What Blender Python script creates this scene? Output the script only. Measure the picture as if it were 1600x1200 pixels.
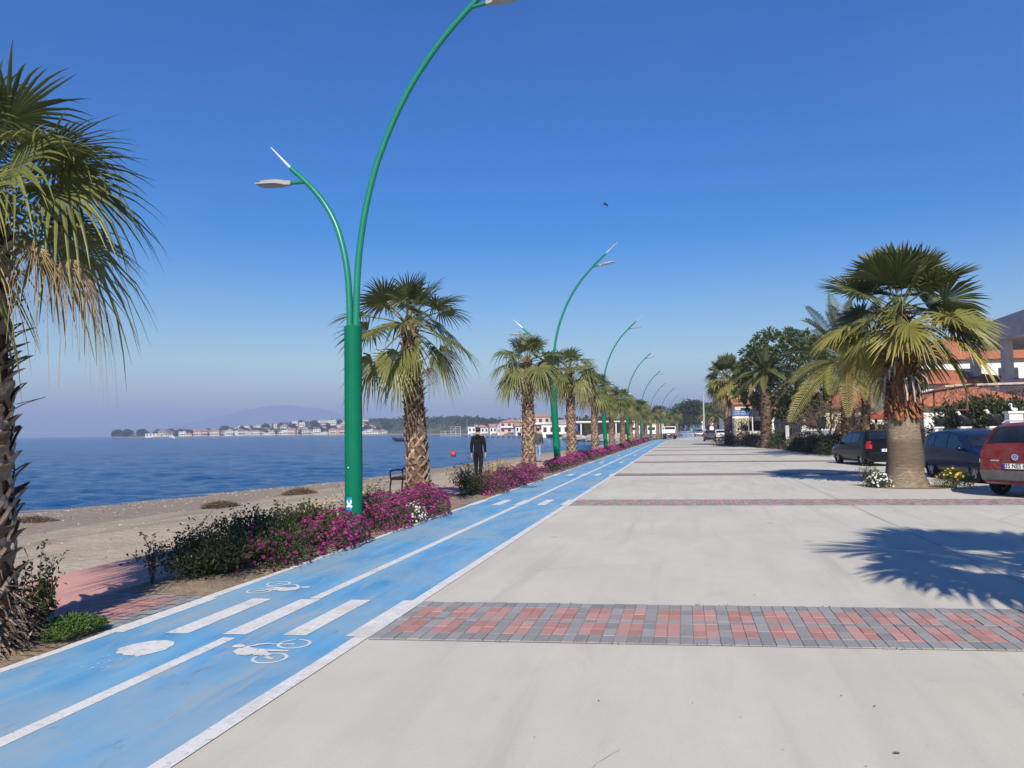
import bpy, bmesh, math, random
from math import sin, cos, pi, radians as R, tan, atan2, sqrt, hypot
from mathutils import Vector as V, Matrix, Euler, noise as mnoise
for o in list(bpy.data.objects): bpy.data.objects.remove(o)
SC = bpy.context.scene
COL = SC.collection
rnd = random.Random(7)
HAZE = 4.2e-4

# ------------------------------------------------------------------ camera
YAW, PITCH, ROLL, CAM_H = R(12.55), R(3.53), R(0.675), 1.6
cam = bpy.data.cameras.new('camera'); camo = bpy.data.objects.new('camera', cam); COL.objects.link(camo)
f_ = V((-sin(YAW)*cos(PITCH), cos(YAW)*cos(PITCH), sin(PITCH)))
r0 = V((cos(YAW), sin(YAW), 0)); u0 = r0.cross(f_)
r_ = r0*cos(ROLL) - u0*sin(ROLL); u_ = u0*cos(ROLL) + r0*sin(ROLL)
camo.matrix_world = Matrix(((r_.x, u_.x, -f_.x, 0), (r_.y, u_.y, -f_.y, 0), (r_.z, u_.z, -f_.z, CAM_H), (0, 0, 0, 1)))
cam.sensor_width = 36; cam.lens = 27; cam.clip_start = 0.1; cam.clip_end = 60000
SC.camera = camo

# ------------------------------------------------------------------ sky and sun
SUN_EL, SUN_AZ = R(38), R(10.5)          # shadows fall SUN_AZ to the left of the road direction
to_sun = V((sin(SUN_AZ)*cos(SUN_EL), -cos(SUN_AZ)*cos(SUN_EL), sin(SUN_EL)))
W = bpy.data.worlds.new('World'); SC.world = W; W.use_nodes = True
wn = W.node_tree; bg = wn.nodes['Background']
sky = wn.nodes.new('ShaderNodeTexSky'); sky.sky_type = 'NISHITA'; sky.sun_disc = False
sky.sun_elevation = SUN_EL; sky.sun_rotation = atan2(to_sun.x, to_sun.y)
sky.altitude = 0; sky.air_density = 1.35; sky.dust_density = 0.2; sky.ozone_density = 4.0
hs = wn.nodes.new('ShaderNodeHueSaturation'); hs.inputs['Hue'].default_value = .522; hs.inputs['Saturation'].default_value = 1.7      # deep, dry winter blue
# faint cirrus streaks high up
gt = wn.nodes.new('ShaderNodeTexCoord'); mp = wn.nodes.new('ShaderNodeMapping'); mp.inputs['Rotation'].default_value = (0, R(35), R(28)); mp.inputs['Scale'].default_value = (1.1, 5.5, 3.2)
cn = wn.nodes.new('ShaderNodeTexNoise'); cn.inputs['Scale'].default_value = 1.3; cn.inputs['Detail'].default_value = 5; cn.inputs['Distortion'].default_value = .5
cr = wn.nodes.new('ShaderNodeValToRGB'); cr.color_ramp.elements[0].position = .5; cr.color_ramp.elements[1].position = .8; cr.color_ramp.elements[1].color = (.03, .03, .03, 1)
cm = wn.nodes.new('ShaderNodeMix'); cm.data_type = 'RGBA'; cm.inputs[7].default_value = (7.0, 7.6, 8.2, 1)
wn.links.new(gt.outputs['Generated'], mp.inputs[0]); wn.links.new(mp.outputs[0], cn.inputs['Vector']); wn.links.new(cn.outputs['Fac'], cr.inputs[0]); wn.links.new(cr.outputs[0], cm.inputs[0])
wn.links.new(sky.outputs[0], hs.inputs['Color']); wn.links.new(hs.outputs[0], cm.inputs[6]); wn.links.new(cm.outputs[2], bg.inputs[0]); bg.inputs[1].default_value = 0.096
sl = bpy.data.lights.new('sun', 'SUN'); sl.energy = 5.0; sl.angle = R(0.53); sl.color = (1, .93, .83)
so = bpy.data.objects.new('sun', sl); COL.objects.link(so)
so.rotation_mode = 'QUATERNION'; so.rotation_quaternion = to_sun.to_track_quat('Z', 'Y')
SC.view_settings.view_transform = 'Standard'; SC.view_settings.look = 'None'
SC.view_settings.exposure = 0.33; SC.view_settings.gamma = 1
SC.cycles.max_bounces = 6; SC.cycles.transparent_max_bounces = 6
SC.cycles.volume_bounces = 0; SC.cycles.caustics_reflective = False; SC.cycles.caustics_refractive = False

# ------------------------------------------------------------------ helpers
class MB:
    def __init__(s): s.v=[]; s.f=[]; s.m=[]; s.t=[]; s.tint=0.0; s.mi=0
    def add(s, vs, fs):
        b=len(s.v); s.v.extend([tuple(p) for p in vs]); s.t.extend([s.tint]*len(vs))
        for f in fs: s.f.append([b+i for i in f]); s.m.append(s.mi)
        return b
    def quad(s,a,b,c,d): s.add((a,b,c,d),((0,1,2,3),))
    def poly(s,pts): s.add(pts,(tuple(range(len(pts))),))
    def box(s,c,d,rz=0,M=None):
        x,y,z=d[0]/2,d[1]/2,d[2]/2
        ps=[V((i*x,j*y,k*z)) for k in(-1,1) for j in(-1,1) for i in(-1,1)]
        if rz: q=Matrix.Rotation(rz,3,'Z'); ps=[q@p for p in ps]
        if M: ps=[M@p for p in ps]
        s.add([V(c)+p for p in ps],((0,2,3,1),(4,5,7,6),(0,1,5,4),(2,6,7,3),(0,4,6,2),(1,3,7,5)))
    def tube(s,path,rad,n=8,cap=True):
        path=[V(p) for p in path]; N=len(path)
        if not hasattr(rad,'__len__'): rad=[rad]*N
        ref=None; vs=[]
        for i,p in enumerate(path):
            t=(path[min(i+1,N-1)]-path[max(i-1,0)]).normalized()
            if ref is None:
                ref=V((1,0,0)) if abs(t.x)<.8 else V((0,1,0))
            a=(ref-t*ref.dot(t)).normalized(); ref=a; b=t.cross(a)
            for k in range(n):
                w=2*pi*k/n; vs.append(p+a*(rad[i]*cos(w))+b*(rad[i]*sin(w)))
        fs=[(i*n+k,i*n+(k+1)%n,(i+1)*n+(k+1)%n,(i+1)*n+k) for i in range(N-1) for k in range(n)]
        if cap: fs+= [tuple(range(n-1,-1,-1)), tuple(range((N-1)*n,N*n))]
        s.add(vs,fs)
    def lathe(s,prof,n=16,c=(0,0,0),jit=0,axis='Z',cap=True):
        vs=[]
        for r,z in prof:
            for k in range(n):
                w=2*pi*k/n; rr=r*(1+jit*rnd.uniform(-1,1))
                p=(rr*cos(w),rr*sin(w),z)
                if axis=='X': p=(p[2],p[0],p[1])
                if axis=='Y': p=(p[0],p[2],p[1])
                vs.append((c[0]+p[0],c[1]+p[1],c[2]+p[2]))
        N=len(prof)
        fs=[(i*n+k,i*n+(k+1)%n,(i+1)*n+(k+1)%n,(i+1)*n+k) for i in range(N-1) for k in range(n)]
        if cap: fs+=[tuple(range(n-1,-1,-1)),tuple(range((N-1)*n,N*n))]
        s.add(vs,fs)
    def ellipsoid(s,c,r,nu=12,nv=8,M=None):
        vs=[];fs=[]
        for i in range(nv+1):
            ph=pi*i/nv
            for k in range(nu):
                w=2*pi*k/nu; p=V((r[0]*sin(ph)*cos(w),r[1]*sin(ph)*sin(w),r[2]*cos(ph)))
                if M: p=M@p
                vs.append(V(c)+p)
        for i in range(nv):
            for k in range(nu): fs.append((i*nu+k,(i+1)*nu+k,(i+1)*nu+(k+1)%nu,i*nu+(k+1)%nu))
        s.add(vs,fs)
    def prism(s,poly,y0,y1,ax='Y'):
        n=len(poly)
        def P(a,b,h): return {'Y':(a,h,b),'X':(h,a,b),'Z':(a,b,h)}[ax]
        vs=[P(a,b,y0) for a,b in poly]+[P(a,b,y1) for a,b in poly]
        s.add(vs,[tuple(range(n)),tuple(range(2*n-1,n-1,-1))]+[(i,i+n,(i+1)%n+n,(i+1)%n) for i in range(n)])
    def build(s,name,mats,parent=None,loc=None,smooth=False,fix=False):
        me=bpy.data.meshes.new(name); me.from_pydata(s.v,[],s.f)
        if not isinstance(mats,(list,tuple)): mats=[mats]
        for m in mats: me.materials.append(m)
        if len(mats)>1: me.polygons.foreach_set('material_index',s.m)
        if any(s.t):
            at=me.attributes.new('tint','FLOAT','POINT'); at.data.foreach_set('value',s.t)
        if fix:
            bm=bmesh.new(); bm.from_mesh(me); bmesh.ops.recalc_face_normals(bm,faces=bm.faces); bm.to_mesh(me); bm.free()
        if smooth: me.polygons.foreach_set('use_smooth',[True]*len(me.polygons))
        me.update()
        return link(name,me,parent,loc)
def link(name,me,parent=None,loc=None):
    o=bpy.data.objects.new(name,me); COL.objects.link(o)
    if parent: o.parent=parent
    if loc is not None: o.location=loc
    return o
def tag(o,label=None,cat=None,group=None,kind=None):
    if label: o['label']=label
    if cat: o['category']=cat
    if group: o['group']=group
    if kind: o['kind']=kind
    return o
def thing(name,label,cat,loc=(0,0,0),rz=0,group=None):
    o=bpy.data.objects.new(name,None); COL.objects.link(o); o.location=loc; o.rotation_euler=(0,0,rz)
    o.empty_display_size=.2
    return tag(o,label,cat,group)
def copy_tree(o,parent=None):
    c=o.copy(); COL.objects.link(c); c.parent=parent
    for ch in o.children: copy_tree(ch,c)
    return c
def dup(o,loc,rz=0,label=None,sc=None):
    c=copy_tree(o); c.location=loc; c.rotation_euler=(0,0,rz)
    if label: c['label']=label
    if sc: c.scale=(sc,sc,sc) if not hasattr(sc,'__len__') else sc
    return c
def shade_angle(o,ang=35):
    me=o.data; me.polygons.foreach_set('use_smooth',[True]*len(me.polygons)); me.set_sharp_from_angle(angle=R(ang))
def crom(pts,n):
    """Catmull-Rom through pts, n samples per span"""
    P=[V(p) for p in pts]; out=[]
    for i in range(len(P)-1):
        p0=P[max(i-1,0)];p1=P[i];p2=P[i+1];p3=P[min(i+2,len(P)-1)]
        for k in range(n):
            t=k/n; out.append(.5*((2*p1)+(p2-p0)*t+(2*p0-5*p1+4*p2-p3)*t*t+(3*p1-p0-3*p2+p3)*t**3))
    out.append(P[-1]); return out
def lerp(a,b,t): return a+(b-a)*t
def interp(xs,ys,x):
    if x<=xs[0]: return ys[0]
    for i in range(len(xs)-1):
        if x<=xs[i+1]:
            return ys[i]+(ys[i+1]-ys[i])*(x-xs[i])/(xs[i+1]-xs[i])
    return ys[-1]

# ------------------------------------------------------------------ materials
class N:
    def __init__(s,name):
        s.m=bpy.data.materials.new(name); s.m.use_nodes=True; s.t=s.m.node_tree; s.b=s.t.nodes['Principled BSDF']
        s.out=s.t.nodes['Material Output']; s.L=s.t.links.new
        s.tc=None
    def n(s,typ,**k):
        x=s.t.nodes.new('ShaderNode'+typ)
        for a,b in k.items(): setattr(x,a,b)
        return x
    def obj(s):
        if not s.tc: s.tc=s.n('TexCoord')
        return s.tc.outputs['Object']
    def pos(s): return s.n('NewGeometry').outputs['Position']
    def mapv(s,src,scale=(1,1,1),rot=(0,0,0),loc=(0,0,0)):
        m=s.n('Mapping'); s.L(src,m.inputs[0]); m.inputs['Scale'].default_value=scale; m.inputs['Rotation'].default_value=rot; m.inputs['Location'].default_value=loc
        return m.outputs[0]
    def noise(s,src,scale,detail=4,rough=.55,dist=0):
        x=s.n('TexNoise'); s.L(src,x.inputs['Vector']); x.inputs['Scale'].default_value=scale; x.inputs['Detail'].default_value=detail
        x.inputs['Roughness'].default_value=rough; x.inputs['Distortion'].default_value=dist
        return x.outputs['Fac']
    def ramp(s,fac,stops,interp='LINEAR'):
        r=s.n('ValToRGB'); s.L(fac,r.inputs[0]); cr=r.color_ramp; cr.interpolation=interp
        while len(cr.elements)<len(stops): cr.elements.new(.5)
        for e,(p,c) in zip(cr.elements,stops):
            e.position=p; e.color=(c,c,c,1) if not hasattr(c,'__len__') else (*c,1)
        return r.outputs[0]
    def mix(s,fac,a,b,mode='MIX'):
        x=s.n('Mix',data_type='RGBA',blend_type=mode)
        for sock,val in ((x.inputs[0],fac),(x.inputs[6],a),(x.inputs[7],b)):
            if hasattr(val,'node'): s.L(val,sock)
            elif hasattr(val,'__len__'): sock.default_value=(*val,1)
            else: sock.default_value=val
        return x.outputs[2]
    def math(s,op,a,b=0):
        x=s.n('Math',operation=op)
        for i,val in enumerate((a,b)):
            if hasattr(val,'node'): s.L(val,x.inputs[i])
            else: x.inputs[i].default_value=val
        return x.outputs[0]
    def col(s,c):
        if hasattr(c,'node'): s.L(c,s.b.inputs['Base Color'])
        else: s.b.inputs['Base Color'].default_value=(*c,1)
    def set(s,**k):
        for a,v in k.items():
            i=s.b.inputs[a.replace('_',' ')]
            if hasattr(v,'node'): s.L(v,i)
            else: i.default_value=v
    def bump(s,h,strength=.3,dist=.02):
        x=s.n('Bump'); s.L(h,x.inputs['Height']); x.inputs['Strength'].default_value=strength; x.inputs['Distance'].default_value=dist
        s.L(x.outputs[0],s.b.inputs['Normal'])
    def isl(s): return s.n('NewGeometry').outputs['Random Per Island']
    def tint(s): return s.n('Attribute',attribute_name='tint').outputs['Fac']
def mul(c,k): return tuple(min(1,x*k) for x in c)
def simple(name,c,rough=.6,var=.18,scale=6,spec=.4,metal=0,bump=0,bscale=None,coat=0,emit=None):
    k=N(name); f=k.noise(k.obj(),scale,5,.6)
    k.col(k.ramp(f,[(.25,mul(c,1-var)),(.75,mul(c,1+var))]))
    k.set(Roughness=rough,Metallic=metal,Specular_IOR_Level=spec,Coat_Weight=coat)
    if bump: k.bump(k.noise(k.obj(),bscale or scale*4,4),bump,.01)
    return k.m
def leafmat(name,cols,trans=.3,rough=.55,spec=.25,dead=None,dead2=None):
    """cols: dark, mid, light by island; tint 0..1 pushes towards dead colours"""
    k=N(name); c=k.ramp(k.isl(),[(0,cols[0]),(.5,cols[1]),(1,cols[2])])
    nz=k.noise(k.pos(),1.7,3); c=k.mix(.45,c,k.mix(nz,mul(cols[0],.8),mul(cols[2],1.1)))
    if dead:
        t=k.tint(); c=k.mix(k.ramp(t,[(0,0),(.55,1)]),c,dead); 
        if dead2: c=k.mix(k.ramp(t,[(.5,0),(1,1)]),c,dead2)
    k.col(c); k.set(Roughness=rough,Specular_IOR_Level=spec)
    tr=k.n('BsdfTranslucent'); k.L(c,tr.inputs[0])
    ms=k.n('MixShader'); ms.inputs[0].default_value=trans
    k.L(k.b.outputs[0],ms.inputs[1]); k.L(tr.outputs[0],ms.inputs[2]); k.L(ms.outputs[0],k.out.inputs[0])
    return k.m
# concrete of the promenade
k=N('plaza_concrete'); p=k.pos()
a=k.noise(p,.35,6,.62); b=k.noise(k.mapv(p,(2.2,.5,1)),1.1,7,.65); c=k.noise(p,55,3)
base=k.ramp(a,[(.3,(.475,.447,.358)),(.5,(.53,.50,.405)),(.72,(.575,.543,.445))])
base=k.mix(k.ramp(b,[(.42,0),(.62,.42)]),base,(.46,.415,.36))
base=k.mix(k.ramp(c,[(.3,.16),(.6,0)]),base,(.33,.30,.27))
vo=k.n('TexVoronoi'); k.L(p,vo.inputs['Vector']); vo.inputs['Scale'].default_value=.8
base=k.mix(k.ramp(vo.outputs['Distance'],[(.03,.6),(.07,0)]),base,(.27,.25,.22)); v2=k.n('TexVoronoi'); k.L(k.mapv(p,(1,2.2,1),(0,0,.7)),v2.inputs['Vector']); v2.inputs['Scale'].default_value=2.6; base=k.mix(k.ramp(v2.outputs['Distance'],[(.02,.5),(.05,0)]),base,(.30,.27,.24)); base=k.mix(k.ramp(k.noise(k.mapv(p,(1,.6,1)),.9,8,.75,1.2),[(.60,0),(.70,.30)]),base,(.36,.33,.28))
# long tyre sweeps
ty=k.noise(k.mapv(p,(1.4,.09,1),(0,0,R(-20))),2.2,4,.5,.6)
base=k.mix(k.ramp(ty,[(.55,0),(.72,.34)]),base,(.35,.315,.27))
k.col(base); k.set(Roughness=.85,Specular_IOR_Level=.25); k.bump(c,.12,.004); m_plaza=k.m
# blue lane paint, worn
k=N('blue_lane_paint'); p=k.pos()
a=k.noise(k.mapv(p,(1.6,.32,1)),1.5,6,.6,.3); b=k.noise(k.mapv(p,(1.2,.25,1)),3.1,7,.7,.5); c=k.noise(p,40,4); d=k.noise(k.mapv(p,(.9,.7,1),(0,0,.5)),.62,6,.6,.8)
base=k.ramp(a,[(.3,(.070,.245,.46)),(.5,(.13,.335,.525)),(.7,(.20,.40,.56))])
base=k.mix(k.ramp(d,[(.44,0),(.6,.8)]),base,(.245,.36,.43))
base=k.mix(k.ramp(b,[(.53,0),(.66,.8)]),base,(.285,.345,.365))
base=k.mix(k.ramp(k.noise(k.mapv(p,(1,.35,1)),6,8,.75,1),[(.60,0),(.67,.7)]),base,(.20,.21,.21))
k.col(base); k.set(Roughness=k.ramp(b,[(.4,.5),(.65,.8)]),Specular_IOR_Level=.3); k.bump(c,.1,.003); m_lane=k.m
k=N('white_road_paint'); p=k.pos(); a=k.noise(p,9,6,.65); b=k.noise(p,2.2,5,.65,.4)
base=k.ramp(a,[(.3,(.58,.565,.52)),(.7,(.70,.69,.65))]); base=k.mix(k.ramp(b,[(.5,0),(.68,.7)]),base,(.50,.46,.39)); base=k.mix(k.ramp(k.noise(p,24,6,.72),[(.55,0),(.63,.75)]),base,(.30,.37,.42)); base=k.mix(k.ramp(k.noise(p,5,7,.75,.5),[(.60,0),(.66,.6)]),base,(.33,.38,.41))
k.col(base); k.set(Roughness=.75,Specular_IOR_Level=.3); m_white=k.m
k=N('grey_paver'); i=k.isl(); base=k.ramp(i,[(0,(.18,.18,.176)),(.5,(.24,.235,.226)),(1,(.285,.28,.27))]); base=k.mix(k.ramp(k.noise(k.pos(),30,5,.6),[(.4,0),(.7,.35)]),base,(.36,.33,.29)); k.col(base); k.set(Roughness=.85); k.bump(k.noise(k.pos(),90,3),.2,.004); m_pgrey=k.m
k=N('red_paver'); i=k.isl(); base=k.ramp(i,[(0,(.33,.155,.13)),(.5,(.40,.195,.165)),(1,(.455,.245,.215))]); base=k.mix(k.ramp(k.noise(k.pos(),30,5,.6),[(.4,0),(.7,.35)]),base,(.42,.30,.26)); k.col(base); k.set(Roughness=.85); k.bump(k.noise(k.pos(),90,3),.2,.004); m_pred=k.m
m_grout=simple('sandy_grout',(.25,.22,.18),.95,.3,40)
m_pink=simple('pink_path_concrete',(.52,.275,.225),.85,.13,1.6,.2,bump=.08,bscale=60)
# sand
k=N('beach_sand'); p=k.pos(); sx=k.n('SeparateXYZ'); k.L(p,sx.inputs[0])
a=k.noise(p,.9,7,.65); b=k.noise(p,13,6,.7); c=k.noise(k.mapv(p,(1,.22,1)),.62,6,.62,.4)
base=k.ramp(a,[(.3,(.355,.29,.205)),(.7,(.475,.395,.285))])
base=k.mix(k.ramp(b,[(.5,0),(.72,.55)]),base,(.24,.195,.145))
band=k.math('ADD',k.math('MULTIPLY',sx.outputs[0],.16),k.math('MULTIPLY',c,1.25))   # weed lines that run along the shore
base=k.mix(k.ramp(k.math('ADD',band,1.4),[(.10,.7),(.30,.15),(.42,.5),(.55,0)]),base,(.20,.155,.11))
pv=k.n('TexVoronoi'); k.L(p,pv.inputs['Vector']); pv.inputs['Scale'].default_value=9
base=k.mix(k.ramp(pv.outputs['Distance'],[(.12,.8),(.22,0)]),base,k.ramp(pv.outputs['Color'],[(.2,(.20,.18,.16)),(.8,(.55,.51,.45))]))
wet=k.ramp(sx.outputs[2],[(0,1),(1,1)])
k.col(base); k.set(Roughness=.93,Specular_IOR_Level=.2)
h=k.math('ADD',k.noise(p,5,6,.65),k.math('MULTIPLY',k.noise(p,1.3,3),1.5)); k.bump(h,.65,.09); m_sand=k.m
k=N('dry_soil'); p=k.pos(); base=k.ramp(k.noise(p,6,7,.7),[(.3,(.16,.115,.075)),(.7,(.36,.28,.19))]); base=k.mix(k.ramp(k.noise(p,28,5,.7),[(.5,0),(.7,.6)]),base,(.45,.36,.25)); k.col(base); k.set(Roughness=.95,Specular_IOR_Level=.1); k.bump(k.noise(p,20,6,.7),.9,.03); m_soil=k.m
k=N('dry_ground'); p=k.pos(); base=k.ramp(k.noise(p,.06,6,.65),[(.35,(.10,.105,.045)),(.6,(.22,.185,.11))]); base=k.mix(k.ramp(k.noise(p,1.1,6,.7),[(.45,0),(.7,.5)]),base,(.08,.09,.03)); k.col(base); k.set(Roughness=.95,Specular_IOR_Level=.1); m_ground=k.m
k=N('scrub_hillside'); p=k.pos(); base=k.ramp(k.noise(p,.035,7,.7),[(.35,(.045,.055,.026)),(.52,(.085,.09,.04)),(.68,(.19,.16,.09))]); k.col(base); k.set(Roughness=.95,Specular_IOR_Level=.1); m_scrub=k.m
m_mount=simple('mountain_rock',(.09,.10,.06),.95,.3,.001)
# sea
k=N('sea_water'); p=k.pos()
w1=k.noise(k.mapv(p,(.38,1.0,1),(0,0,R(-14))),1.25,5,.62,.4); w2=k.noise(k.mapv(p,(.5,1.05,1),(0,0,R(22))),3.6,4,.6,.3); w3=k.noise(k.mapv(p,(.25,.9,1),(0,0,R(-10))),.16,4,.55,.3); w4=k.noise(k.mapv(p,(.5,1,1),(0,0,R(-30))),.42,4,.6,.3)
h=k.math('ADD',k.math('MULTIPLY',w1,.95),k.math('ADD',k.math('MULTIPLY',w2,.22),k.math('ADD',k.math('MULTIPLY',w3,.9),k.math('MULTIPLY',w4,1.4))))
k.bump(h,1.0,.95)
col=k.ramp(k.noise(k.mapv(p,(.15,1,1)),.03,4),[(.35,(.010,.065,.19)),(.65,(.015,.09,.24))]); k.col(col)
k.set(Roughness=.14,IOR=1.333,Specular_IOR_Level=.28); m_sea=k.m
# plants
DEAD=(.42,.31,.15); DEAD2=(.55,.42,.26)
m_fan=leafmat('fan_palm_leaf',[(.030,.050,.017),(.076,.104,.032),(.16,.185,.06)],.28,.42,.4,dead=(.30,.28,.07),dead2=(.56,.42,.24))
m_fan2=leafmat('stiff_palm_leaf',[(.028,.049,.018),(.068,.097,.029),(.14,.168,.05)],.26,.45,.4,dead=(.36,.31,.06),dead2=(.60,.44,.20))
m_date=leafmat('date_palm_leaf',[(.03,.045,.018),(.06,.08,.03),(.115,.125,.045)],.25,.45,.35,dead=(.28,.25,.06),dead2=(.40,.30,.12))
m_straw=leafmat('dry_palm_leaf',[(.26,.165,.08),(.44,.31,.165),(.60,.45,.27)],.25,.7,.15)
m_petiole=simple('palm_leaf_stalk',(.20,.19,.06),.5,.3,8)
def bootmat(name,c1,c2,c3):
    k=N(name); i=k.isl(); base=k.ramp(i,[(0,c1),(.5,c2),(1,c3)]); g=k.noise(k.mapv(k.obj(),(1,1,.3)),22,5,.7)
    base=k.mix(k.ramp(g,[(.35,.55),(.6,0)]),base,mul(c1,.45)); k.col(base); k.set(Roughness=.85,Specular_IOR_Level=.2); k.bump(g,.5,.01); return k.m
m_boot=bootmat('palm_leaf_base',(.15,.085,.055),(.36,.235,.16),(.56,.42,.31))
m_boot2=bootmat('weathered_palm_base',(.13,.085,.055),(.26,.185,.13),(.42,.33,.26))
m_redboot=bootmat('red_brown_fibre',(.16,.055,.025),(.27,.10,.045),(.33,.16,.08))
m_greyboot=bootmat('grey_dry_stalk',(.25,.23,.21),(.42,.39,.36),(.55,.53,.49))
m_fibre=simple('dark_palm_fibre',(.13,.08,.05),.95,.5,14,.1,bump=.8,bscale=30)
k=N('ringed_palm_bark'); o=k.obj(); z=k.n('SeparateXYZ'); k.L(o,z.inputs[0])
rings=k.noise(k.mapv(o,(2.2,2.2,13)),1.8,6,.68,.5); fine=k.noise(k.mapv(o,(14,14,60)),1,5,.65)
base=k.ramp(rings,[(.32,(.17,.125,.085)),(.5,(.31,.24,.17)),(.68,(.42,.34,.25))]); base=k.mix(k.ramp(fine,[(.42,.65),(.58,0)]),base,(.12,.09,.065))
zz=k.math('ADD',z.outputs[2],k.math('MULTIPLY',k.noise(k.mapv(o,(3,3,2)),2.4,6,.7),.55))
base=k.mix(k.ramp(k.math('MULTIPLY',zz,.5),[(.30,0),(.45,.78),(.72,.78),(.80,0)]),base,(.125,.095,.07))
k.col(base); k.set(Roughness=.92,Specular_IOR_Level=.1); k.bump(k.math('ADD',rings,k.math('MULTIPLY',fine,.6)),.8,.045); m_ringbark=k.m
m_shrubleaf=leafmat('shrub_leaf',[(.018,.026,.010),(.042,.055,.018),(.085,.10,.035)],.2,.5,.3)
m_greyleaf=leafmat('grey_green_leaf',[(.045,.05,.035),(.08,.088,.06),(.12,.13,.085)],.2,.6,.2)
m_daisyleaf=leafmat('daisy_leaf',[(.03,.05,.016),(.06,.09,.028),(.11,.14,.05)],.2,.5,.3)
m_grass=leafmat('grass_blade',[(.04,.085,.015),(.08,.15,.03),(.13,.21,.05)],.3,.55,.25)
m_pine=leafmat('pine_needle',[(.022,.040,.012),(.058,.090,.022),(.12,.155,.04)],.15,.6,.2)
m_farleaf=leafmat('distant_tree_leaf',[(.02,.03,.014),(.042,.056,.022),(.075,.088,.036)],.15,.7,.15)
m_dryleaf=leafmat('dry_hedge_leaf',[(.045,.04,.02),(.10,.085,.045),(.17,.14,.08)],.15,.7,.15)
def petal(name,a,b,c,tr=.25):
    k=N(name); col=k.ramp(k.isl(),[(0,a),(.55,b),(1,c)]); k.col(col); k.set(Roughness=.6,Specular_IOR_Level=.2)
    t=k.n('BsdfTranslucent'); k.L(col,t.inputs[0]); ms=k.n('MixShader'); ms.inputs[0].default_value=tr
    k.L(k.b.outputs[0],ms.inputs[1]); k.L(t.outputs[0],ms.inputs[2]); k.L(ms.outputs[0],k.out.inputs[0]); return k.m
m_magenta=petal('magenta_petal',(.17,.008,.085),(.29,.02,.155),(.44,.065,.26))
m_purple=petal('deep_magenta_petal',(.14,.007,.065),(.24,.016,.11),(.36,.036,.17))
m_whitepet=petal('white_petal',(.66,.64,.60),(.78,.77,.74),(.85,.84,.8))
m_yellow=petal('yellow_petal',(.55,.32,.02),(.70,.48,.03),(.78,.60,.07))
m_bark=simple('tree_bark',(.12,.085,.055),.95,.35,9,.1,bump=.6,bscale=25)
m_twig=simple('bare_twig',(.17,.115,.085),.9,.3,7,.1)
# metals, walls
k=N('green_pole_paint'); o=k.obj(); a=k.noise(o,2.5,5); b=k.noise(k.mapv(o,(6,6,1.2)),4,6,.7)
base=k.ramp(a,[(.3,(.0008,.125,.064)),(.7,(.0015,.15,.08))]); base=k.mix(k.ramp(b,[(.6,0),(.78,.15)]),base,(.03,.15,.10)); k.col(base); k.set(Roughness=k.ramp(b,[(.4,.5),(.7,.7)]),Specular_IOR_Level=.14); m_green=k.m
m_arm=simple('pale_green_arm_paint',(.008,.19,.115),.35,.12,3,.5)
m_alu=simple('brushed_aluminium',(.62,.61,.58),.4,.08,8,.5,metal=.35)
m_lumgrey=simple('lamp_housing_grey',(.33,.315,.30),.5,.12,12,.4)
m_lens=simple('lamp_lens',(.32,.36,.36),.2,.1,10,.6)
m_black=simple('black_iron',(.018,.018,.02),.45,.3,10,.4)
m_rubber=simple('tyre_rubber',(.02,.02,.021),.85,.3,20,.2)
m_rim=simple('alloy_rim',(.42,.42,.43),.35,.15,15,.5,metal=.6)
def glass(name,c=(.012,.016,.022)):
    k=N(name); k.col(k.ramp(k.noise(k.obj(),2.2,3),[(.35,mul(c,.6)),(.65,mul(c,1.5))])); k.set(Roughness=.07,Specular_IOR_Level=.6); return k.m
m_glass=glass('dark_car_glass'); m_pane=glass('window_pane',(.03,.036,.045))
def paint(name,c,dust=(.30,.27,.24),amt=.35,metal=.3,rough=.3):
    k=N(name); o=k.obj(); z=k.n('SeparateXYZ'); k.L(o,z.inputs[0]); d=k.noise(o,4,6,.65)
    f=k.math('MULTIPLY',k.ramp(d,[(.35,0),(.75,1)]),k.math('SUBTRACT',amt*1.5,k.math('MULTIPLY',z.outputs[2],amt*.7)))
    k.col(k.mix(f,c,dust)); k.set(Metallic=metal,Roughness=rough,Coat_Weight=.12,Coat_Roughness=.06,Specular_IOR_Level=.25); return k.m
m_redpaint=paint('dusty_red_car_paint',(.165,.012,.016),amt=.30); m_bluepaint=paint('dark_blue_car_paint',(.006,.016,.055),amt=.05); m_blackpaint=paint('black_car_paint',(.002,.0022,.003),amt=.0,metal=0)
m_greypaint=paint('slate_car_paint',(.06,.065,.08),amt=.15); m_silver=paint('silver_car_paint',(.32,.33,.35),amt=.15,metal=.5); m_whitepaint=paint('white_car_paint',(.74,.74,.73),amt=.10,metal=0)
m_plast=simple('dusty_grey_plastic',(.085,.08,.078),.75,.25,7,.3)
m_taillight=simple('red_tail_light',(.42,.012,.016),.2,.2,9,.6); m_dulltail=simple('dusty_tail_light',(.16,.02,.02),.4,.2,9,.4); m_headlight=simple('clear_headlight',(.66,.66,.64),.15,.12,14,.7)
m_plate=simple('white_plate',(.74,.75,.74),.4,.05,5); m_plateblue=simple('plate_blue_band',(.015,.05,.33),.4,.1,5); m_ink=simple('black_lettering',(.015,.015,.016),.5,.1,5)
m_wall=simple('white_render',(.74,.72,.68),.9,.08,2.5,.2); m_cream=simple('cream_render',(.66,.55,.38),.9,.1,2,.2); m_pinkwall=simple('pink_render',(.66,.44,.37),.9,.08,2,.2); m_greywall=simple('grey_render',(.47,.46,.45),.92,.16,1.6,.2,bump=.15,bscale=12)
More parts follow.
